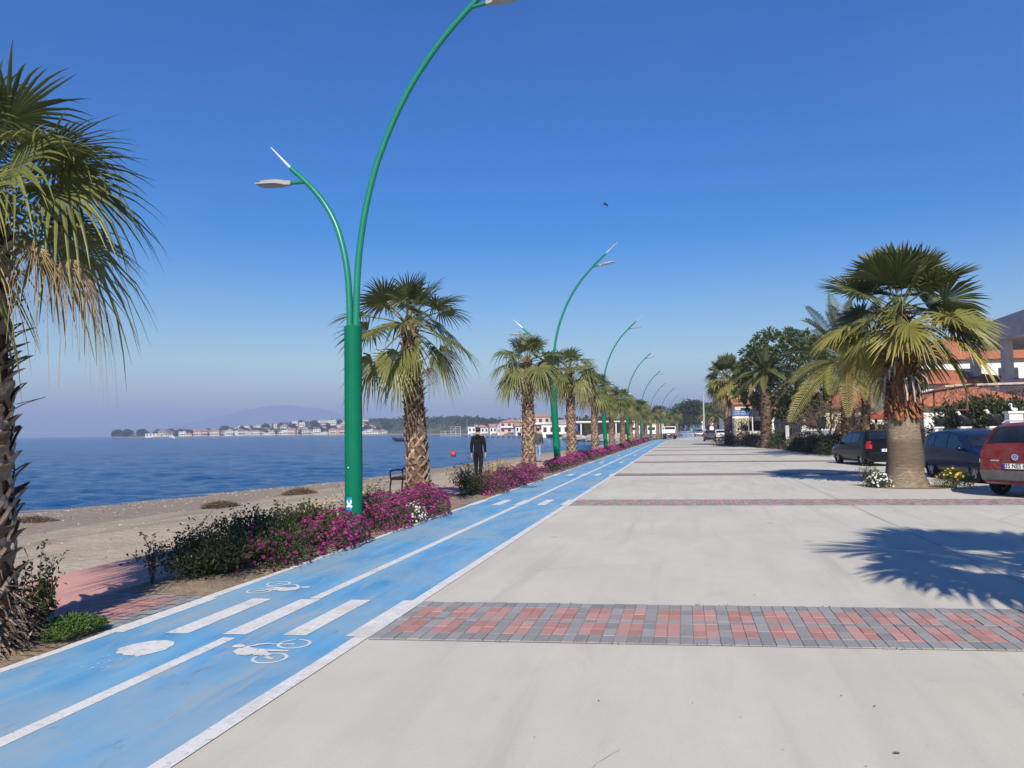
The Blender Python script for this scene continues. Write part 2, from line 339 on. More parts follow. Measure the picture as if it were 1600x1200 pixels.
k=N('terracotta_tiles'); o=k.pos(); wv=k.n('TexWave',wave_type='BANDS',bands_direction='Y'); k.L(o,wv.inputs[0]); wv.inputs['Scale'].default_value=1.6; wv.inputs['Distortion'].default_value=.6
base=k.ramp(k.noise(o,3,5,.7),[(.3,(.36,.10,.045)),(.7,(.53,.19,.09))]); base=k.mix(k.ramp(wv.outputs['Fac'],[(.05,.6),(.3,0)]),base,(.2,.06,.03)); k.col(base); k.set(Roughness=.85); k.bump(wv.outputs['Fac'],.6,.05); m_tile=k.m
m_paletile=simple('sunbleached_tiles',(.36,.20,.15),.9,.2,1.5,.2); m_slate=simple('flat_roof_grey',(.32,.31,.30),.9,.15,1.5,.2)
k=N('rubble_stone'); o=k.obj(); vv=k.n('TexVoronoi',feature='DISTANCE_TO_EDGE'); k.L(o,vv.inputs['Vector']); vv.inputs['Scale'].default_value=4.2; vc=k.n('TexVoronoi'); k.L(o,vc.inputs['Vector']); vc.inputs['Scale'].default_value=4.2
base=k.ramp(vc.outputs['Color'],[(.2,(.50,.43,.29)),(.8,(.68,.61,.45))]); base=k.mix(k.ramp(vv.outputs['Distance'],[(.02,1),(.06,0)]),base,(.33,.26,.16)); k.col(base); k.set(Roughness=.9); m_stone=k.m
m_rock=simple('jetty_rock',(.38,.33,.27),.95,.3,1.3,.1); m_weed=simple('dry_seaweed',(.13,.095,.062),.95,.5,30,.1,bump=1,bscale=40)
m_signblue=simple('blue_sign_face',(.035,.11,.30),.5,.12,4); m_yelpaint=simple('yellow_notice',(.70,.52,.02),.5,.15,6); m_stick=simple('sticker_blue',(.02,.26,.60),.35,.1,8); m_stickw=simple('sticker_white',(.82,.82,.82),.4,.04,8)
m_wood=simple('weathered_wood',(.20,.13,.08),.8,.3,9,.2); m_redcloth=simple('brick_red_awning',(.26,.075,.05),.85,.12,3,.1); m_navy=simple('dark_navy_awning',(.03,.04,.06),.85,.2,3,.1)
m_skin=simple('skin',(.50,.30,.21),.55,.08,12,.3); m_hair=simple('dark_hair',(.018,.014,.012),.5,.3,30,.3); m_blackcloth=simple('black_cloth',(.012,.012,.014),.9,.4,14,.1,bump=.2,bscale=18); m_greycloth=simple('grey_jacket_cloth',(.075,.07,.068),.8,.35,8,.2,bump=.25,bscale=14); m_jeans=simple('pale_denim',(.25,.32,.42),.9,.2,12,.1); m_cyan=simple('turquoise_cloth',(.06,.45,.58),.85,.12,8,.1); m_shoe=simple('grey_shoe',(.14,.13,.13),.7,.2,12,.2)
m_orange=simple('orange_float',(.48,.055,.02),.5,.15,6); m_boat=simple('boat_white',(.76,.76,.74),.45,.08,4); m_boatdark=simple('boat_dark_hull',(.05,.055,.065),.5,.2,4); m_boatblue=simple('boat_blue',(.03,.16,.38),.5,.2,4)
m_pipe=simple('pale_rusty_pipe',(.50,.38,.30),.75,.35,5,.3); m_rust=simple('rusty_beam',(.16,.085,.06),.85,.3,6,.2); m_greypole=simple('galvanised_pole',(.36,.37,.38),.55,.12,5,.4); m_latt=simple('pale_steel_lattice',(.52,.50,.47),.6,.15,2)
m_gatepanel=simple('blue_grey_sheet',(.19,.215,.25),.5,.1,4); m_statuewhite=simple('painted_white_statue',(.78,.77,.74),.6,.06,10); m_beak=simple('yellow_beak',(.62,.45,.05),.5,.1,8)
# ------------------------------------------------------------------ setting
def perp_(d):
    q=d.cross(V((.3,.2,1))); return q.normalized() if q.length>1e-6 else V((1,0,0))
def sm(t): t=max(0,min(1,t)); return t*t*(3-2*t)
def dx(Y): return 4.6*sm((Y-112)/70)-3.4*sm((Y-190)/90)
def dz(Y): return 1.1*sm((Y-150)/170)
def ribbon(name,x0,x1,ys,z,mat,parent=None,jit=0,skew=0):
    mb=MB()
    L=[];Rr=[]
    for y in ys:
        j0=jit*mnoise.noise(V((y*1.7,x0,3)))+jit*.6*mnoise.noise(V((y*6.1,x0,7))); j1=jit*mnoise.noise(V((y*1.9,x1,5)))
        L.append((x0+dx(y)+j0,y+skew*x0,z+dz(y))); Rr.append((x1+dx(y)+j1,y+skew*x1,z+dz(y)))
    n=len(ys); mb.add(L+Rr,[(i,i+n,i+n+1,i+1) for i in range(n-1)])
    return mb.build(name,mat,parent)
def frange(a,b,s):
    out=[];x=a
    while x<b: out.append(x); x+=s
    out.append(b); return out
YS=frange(-8,40,1.0)[:-1]+frange(40,320,4)

def px_dir(x): a=math.atan((800-x)/1200)+YAW; return V((-sin(a),cos(a),0)), 1/cos(math.atan((800-x)/1200))
SH_X=[176,182,230,300,420,540,620,680,740,800,850,890,930,985,1010]
SH_D=[905,900,900,880,850,800,740,640,480,400,330,280,230,165,150]
HL_X=[176,230,300,360,420,470,560,640,720,760,860,1010]
HL_H=[.4,1.2,2.5,5.5,9,12,14,14.5,11.5,8,5.5,2.5]
def shore_pt(x,t):
    """point on the far coast: picture bearing x, t metres inland from the waterline"""
    d,k=px_dir(x); D=interp(SH_X,SH_D,x)*k
    h=interp(HL_X,HL_H,x)
    z=-.5+1.1*sm(t/6)+h*sm((t-12)/150)+ .012*max(0,t-150)*min(1,h/8)
    return V((d.x*(D+t),d.y*(D+t),z))
def coast():
    mb=MB(); xs=frange(176,1010,4); ts=[-8,0,3,6,14,30,60,90,130,170,260,420,700]
    for x in xs:
        for t in ts:
            p=shore_pt(x,t)
            if t<0: p.z=-1.2
            if t>20: p.z+=.8*mnoise.noise(V((p.x*.03,p.y*.03,0)))
            if x==xs[0]: p.z=min(p.z,-1.2)
            mb.v.append(tuple(p)); mb.t.append(0)
    n=len(ts)
    for i in range(len(xs)-1):
        for j in range(n-1): mb.f.append([i*n+j,(i+1)*n+j,(i+1)*n+j+1,i*n+j+1]); mb.m.append(0 if j>3 else 1)
    tag(mb.build('far_shore_hills',[m_scrub,m_sand],smooth=True),kind='structure')
coast()
# sea, one sheet to the horizon
mb=MB(); mb.quad((-8450,-60,-.56),(40,-60,-.56),(40,7650,-.56),(-8450,7650,-.56))
sh_=MB(); ds=[13.0]                      # near water as real ripples, finer towards the viewer
while ds[-1]<150: ds.append(ds[-1]+max(.085,ds[-1]**2/3600))
bx_=frange(-170,905,4.0)
for D in ds:
    fade=min(1,(D-13)/2)*sm((150-D)/70)
    for x in bx_:
        d,k_=px_dir(x); px_,py_=d.x*D*k_,d.y*D*k_
        u_,v_=px_*.97+py_*.24,py_*.97-px_*.24
        g=1+D/60
        w=.074*g*mnoise.noise(V((u_*.62/g,v_*1.55/g,0)))+.038*g*mnoise.noise(V((u_*1.5/g,v_*3.3/g,5)))+.05*g*mnoise.noise(V((u_*.16/g,v_*.42/g,9)))
        mb.v.append((px_,py_,-.56+fade*(.06+w))); mb.t.append(0)
n=len(bx_)
for i in range(len(ds)-1):
    for j in range(n-1): b=4+i*n+j; mb.f.append([b,b+n,b+n+1,b+1][::-1] if False else [b,b+1,b+n+1,b+n]); mb.m.append(0)
tag(mb.build('sea',m_sea,smooth=True),kind='structure')
# land east of the shore, one sheet to the horizon (slopes up gently past the end of the promenade)
mb=MB(); ys=[-60,0,60,120,146,160,200,260,330,600,1500,3000,7650]
for y in ys:
    x0={-60:-6,0:-6,60:-6,120:-6.5,146:-12,160:-24,200:-29,260:-49,330:-62}.get(y,-90-(y-330)*.3)
    for x in (x0,min(x0+6,-5),9,60,400,5050): mb.v.append((x,y,-.06+dz(y)+(0 if x>x0 else -.02))); mb.t.append(0)
for i in range(len(ys)-1):
    for j in range(5): mb.f.append([i*6+j,i*6+j+1,i*6+j+7,i*6+j+6]); mb.m.append(0)
tag(mb.build('ground',m_ground),kind='structure')
# beach
SHY=[-40,0,10,17.5,24,31,36,60,79,110,128,140,150]; SHX=[-22,-19.5,-18.4,-17.5,-16.6,-14.7,-14.0,-13.6,-12.9,-11.5,-10.5,-11,-15]
mb=MB(); ys=frange(-30,45,.6)[:-1]+frange(45,150,2); us=[i/26 for i in range(27)]+[1.12,1.5,2.5]
for y in ys:
    s=interp(SHY,SHX,y)+.35*mnoise.noise(V((y*.25,0,0)))+.12*mnoise.noise(V((y*1.1,4,0)))
    for u in us:
        x=-5.62+(s+5.62)*u; b=sm((u-.12)/.5)
        z=-.028-(.47)*max(0,(u-.10)/.9)**1.25 if u<=1 else -.5-.5*(u-1)
        z+=(.035*mnoise.noise(V((x*1.3,y*1.3,1)))+.02*mnoise.noise(V((x*4,y*4,2))))*b
        mb.v.append((x,y,z)); mb.t.append(0)
n=len(us)
for i in range(len(ys)-1):
    for j in range(n-1): mb.f.append([i*n+j,(i)*n+j+1,(i+1)*n+j+1,(i+1)*n+j][::-1]); mb.m.append(0)
beach=tag(mb.build('beach',m_sand,smooth=True),kind='structure')
def beach_z(x,y):
    s=interp(SHY,SHX,y); u=(x+5.62)/(s+5.62); return -.028-.47*max(0,(u-.10)/.9)**1.25
# promenade concrete: right edge steps in where the verge begins
mb=MB(); ys=frange(-8,320,4)
RX=[(-8,12.5),(38,12.2),(41,8.9),(47,8.5),(56,7.7),(66,6.7),(79,6.0),(90,5.6),(120,6.2),(170,5.5),(320,3.4)]
n=len(ys)
for y in ys:
    for u in (0,.5,1):
        x0=-4.7+dx(y); x1=interp([a for a,_ in RX],[b for _,b in RX],y)+(dx(y) if y>190 else 0)
        mb.v.append((lerp(x0,x1,u),y,dz(y))); mb.t.append(0)
for i in range(n-1):
    for j in range(2): mb.f.append([i*3+j,i*3+j+1,i*3+j+4,i*3+j+3]); mb.m.append(0)
plaza=tag(mb.build('promenade_pavement',m_plaza),kind='structure')
m_joint=simple('joint_line',(.20,.185,.165),.9,.2,9)
mb=MB()
for x,w in ((3.33,.011),(9.3,.011)): mb.quad((x-w/2,-8,.003),(x+w/2,-8,.003),(x-.08+w/2,130,.003),(x-.08-w/2,130,.003))
mb.build('slab_joint',m_joint,plaza)
for pts,wd in (([(-.62,3.28),(-.52,3.50),(-.46,3.75),(-.35,3.98)],.0022),([(-1.9,8.6),(-1.2,9.1),(-.6,9.3),(.2,9.9),(.9,10.2)],.0028),([(4.6,12.2),(5.1,13.3),(5.2,14.6),(5.9,15.7)],.004)):
    mb=MB(); P=crom([(a,b,0) for a,b in pts],6); P=[p+V((rnd.gauss(0,.006),rnd.gauss(0,.006),0)) for p in P]
    for i,p in enumerate(P): w=wd*rnd.uniform(.4,1.2); mb.v+=[(p.x-w/2,p.y+w/3,.0035),(p.x+w/2,p.y-w/3,.0035)]; mb.t+=[0,0]
    for i in range(len(P)-1): mb.f.append([2*i,2*i+1,2*i+3,2*i+2]); mb.m.append(0)
    mb.build('hairline_crack',m_joint,plaza)
# blue cycle lane and its markings
lane=tag(ribbon('cycle_lane',-4.62,-2.5,YS,.004,m_lane),kind='structure')
SK=.11
ribbon('edge_line',-2.56,-2.45,YS,.0064,m_white,lane,.012); ribbon('edge_line',-4.655,-4.565,YS,.0064,m_white,lane,.03)
ycross=[6.27+10.75*k for k in range(12)]
segs=[(-8,5.52)]+[(ycross[i]+.68,ycross[i+1]-.68) for i in range(11)]+[(ycross[-1]+.7,320)]
mb=MB()
for a,b in segs:
    ys=frange(a,b,2.0)
    for y0,y1 in zip(ys[:-1],ys[1:]):
        mb.quad((-3.585+dx(y0),y0-.05*0,.0064+dz(y0)),(-3.48+dx(y0),y0,.0064+dz(y0)),(-3.48+dx(y1),y1,.0064+dz(y1)),(-3.585+dx(y1),y1,.0064+dz(y1)))
mb.build('centre_line',m_white,lane)
for kk,yc in enumerate(ycross):
    mb=MB()
    for xa,xb in ((-4.66,-4.49),(-4.13,-3.94),(-3.65,-3.455),(-3.15,-2.96),(-2.64,-2.44)):
        o=.39*0
        mb.quad((xa,yc-.65+SK*(xa+3.5),.0078),(xb,yc-.65+SK*(xb+3.5),.0078),(xb,yc+.65+SK*(xb+3.5),.0078),(xa,yc+.65+SK*(xa+3.5),.0078))
    o=mb.build('crossing_stripes',m_white,lane)
    for v in o.data.vertices: v.co.x+=dx(v.co.y); v.co.z+=dz(v.co.y)
# bicycle symbols: a runs along the lane, b across it (towards the rider's head)
def ring(mb,c,ro,ri,n=28,gap=0):
    vs=[]
    for k in range(n):
        w=2*pi*k/n; vs+= [(c[0]+ro*cos(w),c[1]+ro*sin(w)),(c[0]+ri*cos(w),c[1]+ri*sin(w))]
    return vs,[(2*k,2*k+1,(2*k+3)%(2*n),(2*k+2)%(2*n)) for k in range(n) if not(gap and k in gap)]
def thick(p,q,w0,w1):
    d=V((q[0]-p[0],q[1]-p[1])).normalized(); nn=V((-d.y,d.x))
    return [(p[0]-nn.x*w0,p[1]-nn.y*w0),(p[0]+nn.x*w0,p[1]+nn.y*w0),(q[0]+nn.x*w1,q[1]+nn.y*w1),(q[0]-nn.x*w1,q[1]-nn.y*w1)]
def bike_symbol(ox,oy,sgn,rough):
    mb=MB(); zc=[.0078]
    def put(vs,fs):
        zc[0]+=.00018; mb.add([(ox+sgn*b,oy+a,zc[0]) for a,b in vs],fs)
    for c,g in (((0,0),(6,) if rough else ()),((.37,.01),(1,) if rough else ())):
        put(*ring(mb,c,.128,.104,32,g))
    for q in (thick((.03,.05),(.0,.01),.022,.016),thick((.0,.02),(-.01,-.03),.016,.018),        # rear hub and pedal leg
              thick((.34,.13),(.365,-.0),.010,.014),thick((.34,.12),(.345,.2),.008,.010),          # fork and bar
              thick((.17,.20),(.19,-.04),.030,.016),                                                # leg
              thick((.05,.13),(.17,.19),.03,.035),thick((.17,.175),(.05,.04),.032,.02)):
        put(q,((0,1,2,3),))
    put([(.02,.20),(.10,.16),(.20,.22),(.225,.30),(.19,.365),(.10,.36),(.03,.28)],((0,1,2,3,4,5,6),))
    put(thick((.21,.335),(.30,.27),.016,.016),((0,1,2,3),)); put(thick((.30,.28),(.35,.20),.016,.014),((0,1,2,3),))
    put([(.235+.042*cos(w),.395+.048*sin(w)) for w in [2*pi*i/16 for i in range(16)]],(tuple(range(16)),))
    return mb
bike_symbol(-2.92,5.07,-1,True).build('bicycle_symbol',m_white,lane)
bike_symbol(-4.27,7.19,1,False).build('bicycle_symbol',m_white,lane)
mb=MB(); pts=[(-4.10,4.98),(-4.19,5.08),(-4.16,5.22),(-4.08,5.33),(-3.97,5.36),(-3.88,5.33),(-3.83,5.24),(-3.81,5.12),(-3.86,5.0),(-3.90,4.93),(-3.98,4.95)]
q=[]; nn=len(pts)
for i in range(nn):
    a,b=V(pts[i]),V(pts[(i+1)%nn])
    for t in range(5):
        p=a.lerp(b,t/5); r=.013 if p.y<5.08 and p.x<-3.88 else .0025
        q.append((p.x+rnd.uniform(-r,r),p.y+rnd.uniform(-r,r),.0078))
mb.poly(q)
for i in range(22):
    x,y=rnd.uniform(-4.15,-3.9),rnd.uniform(4.62,4.98); s=rnd.uniform(.002,.009); mb.poly([(x+s*cos(w)*rnd.uniform(.5,1.6),y+s*sin(w)*rnd.uniform(.8,2.2),.0078) for w in (0,1.2,2.4,3.6,5)])
mb.build('worn_paint_patch',m_white,lane)
# paved bands across the promenade
def paved_band(yc,x0,x1,near):
    mb=MB(); R0=MB()
    R0.quad((x0,yc-.66+SK*x0,.004),(x1,yc-.66+SK*x1,.004),(x1,yc+.66+SK*x1,.004),(x0,yc+.66+SK*x0,.004))
    base=tag(R0.build('paved_band',m_grout),kind='structure')
    rows=[(-.65,.20,0),(-.45,.20,1),(-.25,.20,1),(-.05,.10,0),(.05,.20,1),(.25,.20,1),(.45,.20,0)]
    nb=int((x1-x0)/.0985)
    for i in range(nb):
        xa=x0+i*.0985
        for ya,l,c in rows:
            red=c and (i%3 in(1,2)) and i>0
            mb.mi=1 if red else 0
            g=.0035; z=.011+rnd.uniform(-.002,.0025); tl=rnd.uniform(-.0015,.0015); a=rnd.uniform(-.0015,.0015)
            q=[(xa+g+a,ya+g,z),(xa+.0985-g+a,ya+g,z+tl),(xa+.0985-g+a,ya+l-g,z),(xa+g+a,ya+l-g,z-tl)]
            top=[(p[0],yc+p[1]+SK*p[0]+.012*mnoise.noise(V((p[0]*.7,yc,0))),p[2]) for p in q]
            if near:
                bot=[(p[0]+(-.002 if n in(0,3) else .002),p[1]+(-.002 if n<2 else .002),.004) for n,p in enumerate(top)]
                mb.add(top+bot,((0,1,2,3),(0,4,5,1),(1,5,6,2),(2,6,7,3),(3,7,4,0)))
            else: mb.add(top,((0,1,2,3),))
    mb.build('paving_bricks',[m_pgrey,m_pred],base)
for kk in range(11):
    yc=6.60+10.75*kk
    xr=12.2 if yc<40 else interp([a for a,_ in RX],[b for _,b in RX],yc)-.2
    paved_band(yc,-2.43,xr,kk<2)
# bits of dry leaf, grit and bird dirt on the concrete, weeds in the band joints
mb=MB(); rg=random.Random(55)
for i in range(230):
    y=3.2+26*rg.random()**2.2; x=rg.uniform(-2.4,9); s=rg.uniform(.003,.011)*(2.2 if rg.random()<.08 else 1); a=rg.uniform(0,6.28); e=rg.uniform(.25,.6)
    pts=[(x+s*(cos(w)*cos(a)-e*sin(w)*sin(a)),y+s*(cos(w)*sin(a)+e*sin(w)*cos(a)),.006+rg.uniform(0,.006)) for w in (0,1.1,2.2,3.3,4.4,5.5)]; mb.poly(pts)
k=N('ground_litter'); k.col(k.ramp(k.isl(),[(0,(.06,.05,.035)),(.5,(.17,.13,.09)),(.8,(.30,.25,.18)),(1,(.62,.60,.55))])); k.set(Roughness=.9)
tag(mb.build('ground_litter',k.m),'specks of grit and dry leaf scattered over the concrete','litter',None,'stuff')
mb=MB()
for i in range(900):
    if i<330: x=3.15+rg.gauss(0,.085); y=6.6+SK*x-.675+rg.gauss(0,.02); h=.035
    else:
        kk=rg.random(); x=rg.uniform(-2.4,6); 
        if mnoise.noise(V((x*2.3,kk>.3,0)))<.18: continue
        y=6.6+SK*x+(.665 if kk>.3 else -.665)+rg.gauss(0,.008); h=.014
    d=V((rg.gauss(0,.6),rg.gauss(0,.6),1)).normalized()*h*rg.uniform(.6,1.5); w=perp_(d)*.005; p=V((x,y,.004)); mb.add([p-w,p+w,p+d],((0,1,2),))
tag(mb.build('joint_weeds',m_grass),'tiny weeds sprouting along the edges of the nearest paved band','weeds',None,'stuff')
# pink footpath behind the flower beds, brick links across to it
mb=MB(); ys=frange(-8,130,2)
for y in ys: mb.v+=[(-7.1+.12*mnoise.noise(V((y*.3,1,1))),y,-.004),(-5.72,y,.002)]; mb.t+=[0,0]
for i in range(len(ys)-1): mb.f.append([2*i,2*i+1,2*i+3,2*i+2]); mb.m.append(0)
tag(mb.build('pink_footpath',m_pink),kind='structure')
for kk in range(9):
    yc=6.25+10.75*kk; mb=MB(); base=MB(); x0,x1=-5.74,-4.66
    base.quad((x0,yc-.68,.003),(x1,yc-.68,.003),(x1,yc+.62,.003),(x0,yc+.62,.003)); b=tag(base.build('brick_link',m_grout),kind='structure')
    for i in range(11):
        for j in range(13 if kk<3 else 13):
            xa=x0+i*.098; ya=yc-.67+j*.098; edge=i>=9 or j<1 or j>11
            mb.mi=0 if edge else 1; z=.010+rnd.uniform(-.003,.003); g=.0035
            mb.quad((xa+g,ya+g,z),(xa+.098-g,ya+g,z),(xa+.098-g,ya+.098-g,z),(xa+g,ya+.098-g,z))
    mb.build('paving_bricks',[m_pgrey,m_pred],b)
# soil of the planting strip
def soil(y0,y1):
    mb=MB(); ys=frange(y0,y1,.18 if y0<30 else .7); xs=[-5.76+i*.11 for i in range(11)]
    for y in ys:
        e=min(1,min(y-y0,y1-y)/.3)
        for i,x in enumerate(xs):
            b=sin(pi*i/10)**.5*e if 0<i<10 else 0
            z=.006+b*(.045+.05*mnoise.noise(V((x*5,y*5,0)))+.03*mnoise.noise(V((x*14,y*14,0))))
            xx=x+(.03*mnoise.noise(V((y*3,9,0))) if i==10 else 0)
            mb.v.append((xx,y,z)); mb.t.append(0)
    n=11
    for i in range(len(ys)-1):
        for j in range(n-1): mb.f.append([i*n+j,i*n+j+1,(i+1)*n+j+1,(i+1)*n+j]); mb.m.append(0)
    tag(mb.build('planting_soil',m_soil,smooth=True),kind='structure')
soil(-8,5.56)
for kk in range(9): soil(6.88+10.75*kk,5.56+10.75*(kk+1))
# right-hand verge
def verge(pts,h=.09):
    mb=MB(); mb.prism(pts,-.05,h,'Z'); return tag(mb.build('verge_soil',m_soil,fix=True),kind='structure')
verge([(9.0,41.5),(8.6,47),(7.8,56),(6.9,66),(6.1,79),(5.7,90),(12,90),(12.5,60),(13,41.5)],.07)
# hazy mountain far behind the sea
mb=MB(); prof=[]
for i in range(41):
    x=180+i*14; u=i/40; h=560*math.exp(-((x-455)/95)**2)+330*math.exp(-((x-330)/120)**2)+300*math.exp(-((x-580)/80)**2)+60*mnoise.noise(V((i*.5,0,0)))*sin(pi*u)+130*sin(pi*u)-120
    d,k_=px_dir(x)
    for D,f in ((6300,-30),(6600,.20*h),(7000,.355*h),(7400,-40)):
        mb.v.append((d.x*D,d.y*D,max(f,-30))); mb.t.append(0)
for i in range(40):
    for j in range(3): mb.f.append([i*4+j,(i+1)*4+j,(i+1)*4+j+1,i*4+j+1]); mb.m.append(0)
tag(mb.build('distant_mountain',m_mount,smooth=True),kind='structure')
# haze
hz=N('sea_haze'); hz.t.nodes.remove(hz.b); pv=hz.n('VolumePrincipled'); pv.inputs['Color'].default_value=(.56,.70,1,1); pv.inputs['Density'].default_value=HAZE; pv.inputs['Anisotropy'].default_value=0
hz.L(pv.outputs[0],hz.out.inputs['Volume'])
if HAZE>0:
    mb=MB(); mb.box((-1700,3770,118),(13600,7840,242)); ho=mb.build('haze',hz.m); tag(ho,kind='stuff')
# ------------------------------------------------------------------ palms
def perp(d):
    s=d.cross(V((0,0,1)))
    if s.length<.05: s=V((1,0,0))
    return s.normalized()
def fan_leaf(mb,ms,base,az,el,Lp,Lb,nseg,droop,tint,spread=2.3,sag=.12,fold=.35,stiff=.45,rg=rnd,curl=0,tips=.35,rag=0):
    """a folded fan leaf: stalk into ms, blade segments into mb"""
    d=V((cos(az)*cos(el),sin(az)*cos(el),sin(el)))
    path=[base+d*(Lp*t)+V((0,0,-sag*Lp*t*t)) for t in (0,.25,.5,.75,1)]
    if ms is not None: ms.tube(path,[.022,.017,.014,.012,.009],4,False)
    h=path[-1]; e=(path[-1]-path[-2]).normalized(); e=(e+V((0,0,-.25*droop))).normalized()
    tw=rg.gauss(0,.45); side=perp(e); nrm=side.cross(e).normalized()
    side,nrm=side*cos(tw)+nrm*sin(tw),nrm*cos(tw)-side*sin(tw)
    da=2*spread/nseg; st=(.03,.28,stiff,.66,.84,1.0)
    for i in range(nseg):
        a=-spread+da*(i+.5); L=Lb*(.72+.28*cos(a*.62))*rg.uniform(.93,1.06)*(1-rag*rg.random())
        dr=e*cos(a)+side*sin(a)
        dr=(dr+nrm*(.10+.16*abs(sin(a)))*(1-curl)).normalized()
        q=nrm.cross(dr).normalized(); lb=droop*rg.uniform(.5,1.5); sw=rg.uniform(-.12,.12)
        ti=min(1,tint+max(0,rg.gauss(0,.08))); vs=[];tt=[]
        for s_ in st:
            u=max(0,s_-.30)
            p=h+dr*(L*s_*(1-.28*min(1.4,lb)*u))+V((0,0,-L*lb*1.25*u**1.7))+q*(sw*u*u*L)
            w=L*s_*tan(da/2)*.96 if s_<=stiff else L*stiff*tan(da/2)*.96*(1-(s_-stiff)/(1-stiff))**.8+.0012
            vs+= [p-q*w,p+nrm*(fold*w),p+q*w]; tt+=[min(1,ti+tips*max(0,s_-.7)*2.2*(rg.random()<.75))]*3
        b=len(mb.v); mb.v.extend(map(tuple,vs)); mb.t.extend(tt)
        for j in range(len(st)-1):
            k=b+3*j; mb.f.append([k,k+1,k+4,k+3]); mb.f.append([k+1,k+2,k+5,k+4]); mb.m+=[0,0]
def trunk_core(mb,prof,n=14,lean=(0,0)):
    H=prof[-1][1]
    vs=[];m=len(prof)
    for r,z in prof:
        for k in range(n):
            w=2*pi*k/n; rr=r*(1+.05*rnd.uniform(-1,1)); vs.append((rr*cos(w)+lean[0]*(z/H)**1.5,rr*sin(w)+lean[1]*(z/H)**1.5,z))
    fs=[(i*n+k,i*n+(k+1)%n,(i+1)*n+(k+1)%n,(i+1)*n+k) for i in range(m-1) for k in range(n)]+[tuple(range((m-1)*n,m*n))]
    mb.add(vs,fs)
def boots(mb,prof,z0,z1,dz_,per,length,out,width,legs,lean=(0,0),up=.6,rg=rnd,ragged=.3,hstart=0):
    """old leaf bases: a tongue with a split foot whose two straps cross the neighbours'"""
    rs=[r for r,_ in prof]; zs=[z for _,z in prof]; H=zs[-1]
    def S(th,z,off):
        r=interp(zs,rs,z)+off; q=(max(z,0)/H)**1.5; return V((r*cos(th)+lean[0]*q,r*sin(th)+lean[1]*q,z))
    row=hstart; z=z0
    while z<z1:
        for i in range(per):
            th=2*pi*(i+.5*(row%2))/per+rg.uniform(-.16,.16); zz=z+rg.uniform(-.045,.045)
            if rg.random()<.07: continue
            r=interp(zs,rs,zz); wt=width*rg.uniform(.8,1.2); o=out*rg.uniform(.55,1.5) if rg.random()>.15 else out*rg.uniform(1.5,2.8); ln=length*rg.uniform(.75,1.25)
            t=V((-sin(th),cos(th),0)); nn=V((cos(th),sin(th),0)); sk=rg.uniform(-.25,.25)*ragged
            # tongue
            pts=[]
            for s_,ww in ((0,1),(.45,.9),(.8,.72),(1,.38*rg.uniform(.3,1.3))):
                c=S(th+sk*s_,zz+ln*up*s_,.012)+nn*(o*s_**1.4); pts.append((c-t*(wt*ww/2),c+nn*(.016),c+t*(wt*ww/2)))
            b=mb.add([p for q in pts for p in q],[(3*j+a,3*j+a+1,3*j+a+4,3*j+a+3) for j in range(3) for a in (0,1)])
            e=[p-nn*.03-V((0,0,.01)) for p in pts[-1]]; f0=[p-nn*.045 for p in pts[1]]
            mb.add([*pts[-1],*e,*f0],[(0,3,4,1),(1,4,5,2),(3,6,7,4),(4,7,8,5)])
            # straps
            if legs:
                for sg in (-1,1):
                    vs=[];K=5
                    for j in range(K):
                        s_=j/(K-1); ks=.75+.5*((i*7+row*3+(sg>0)*5)%11)/10; th2=th+sg*(wt*.32/r+s_*legs[0]*ks/r); z2=zz+.02-s_*legs[1]*ks; of=.020*(1-.75*s_)+(.006 if sg>0 else .013)
                        ww=wt*(.46-.10*s_)
                        c=S(th2,z2,of); t2=V((-sin(th2),cos(th2),0)); ax=(t2*(sg*legs[0])+V((0,0,-legs[1]))).normalized(); q2=ax.cross(V((cos(th2),sin(th2),0))).normalized()
                        n2=V((cos(th2),sin(th2),0)); vs+=[c-q2*ww/2,c+n2*.010,c+q2*ww/2]
                    mb.add(vs,[(3*j+a,3*j+a+1,3*j+a+4,3*j+a+3) for j in range(K-1) for a in (0,1)])
        z+=dz_; row+=1
GA=pi*(3-sqrt(5))
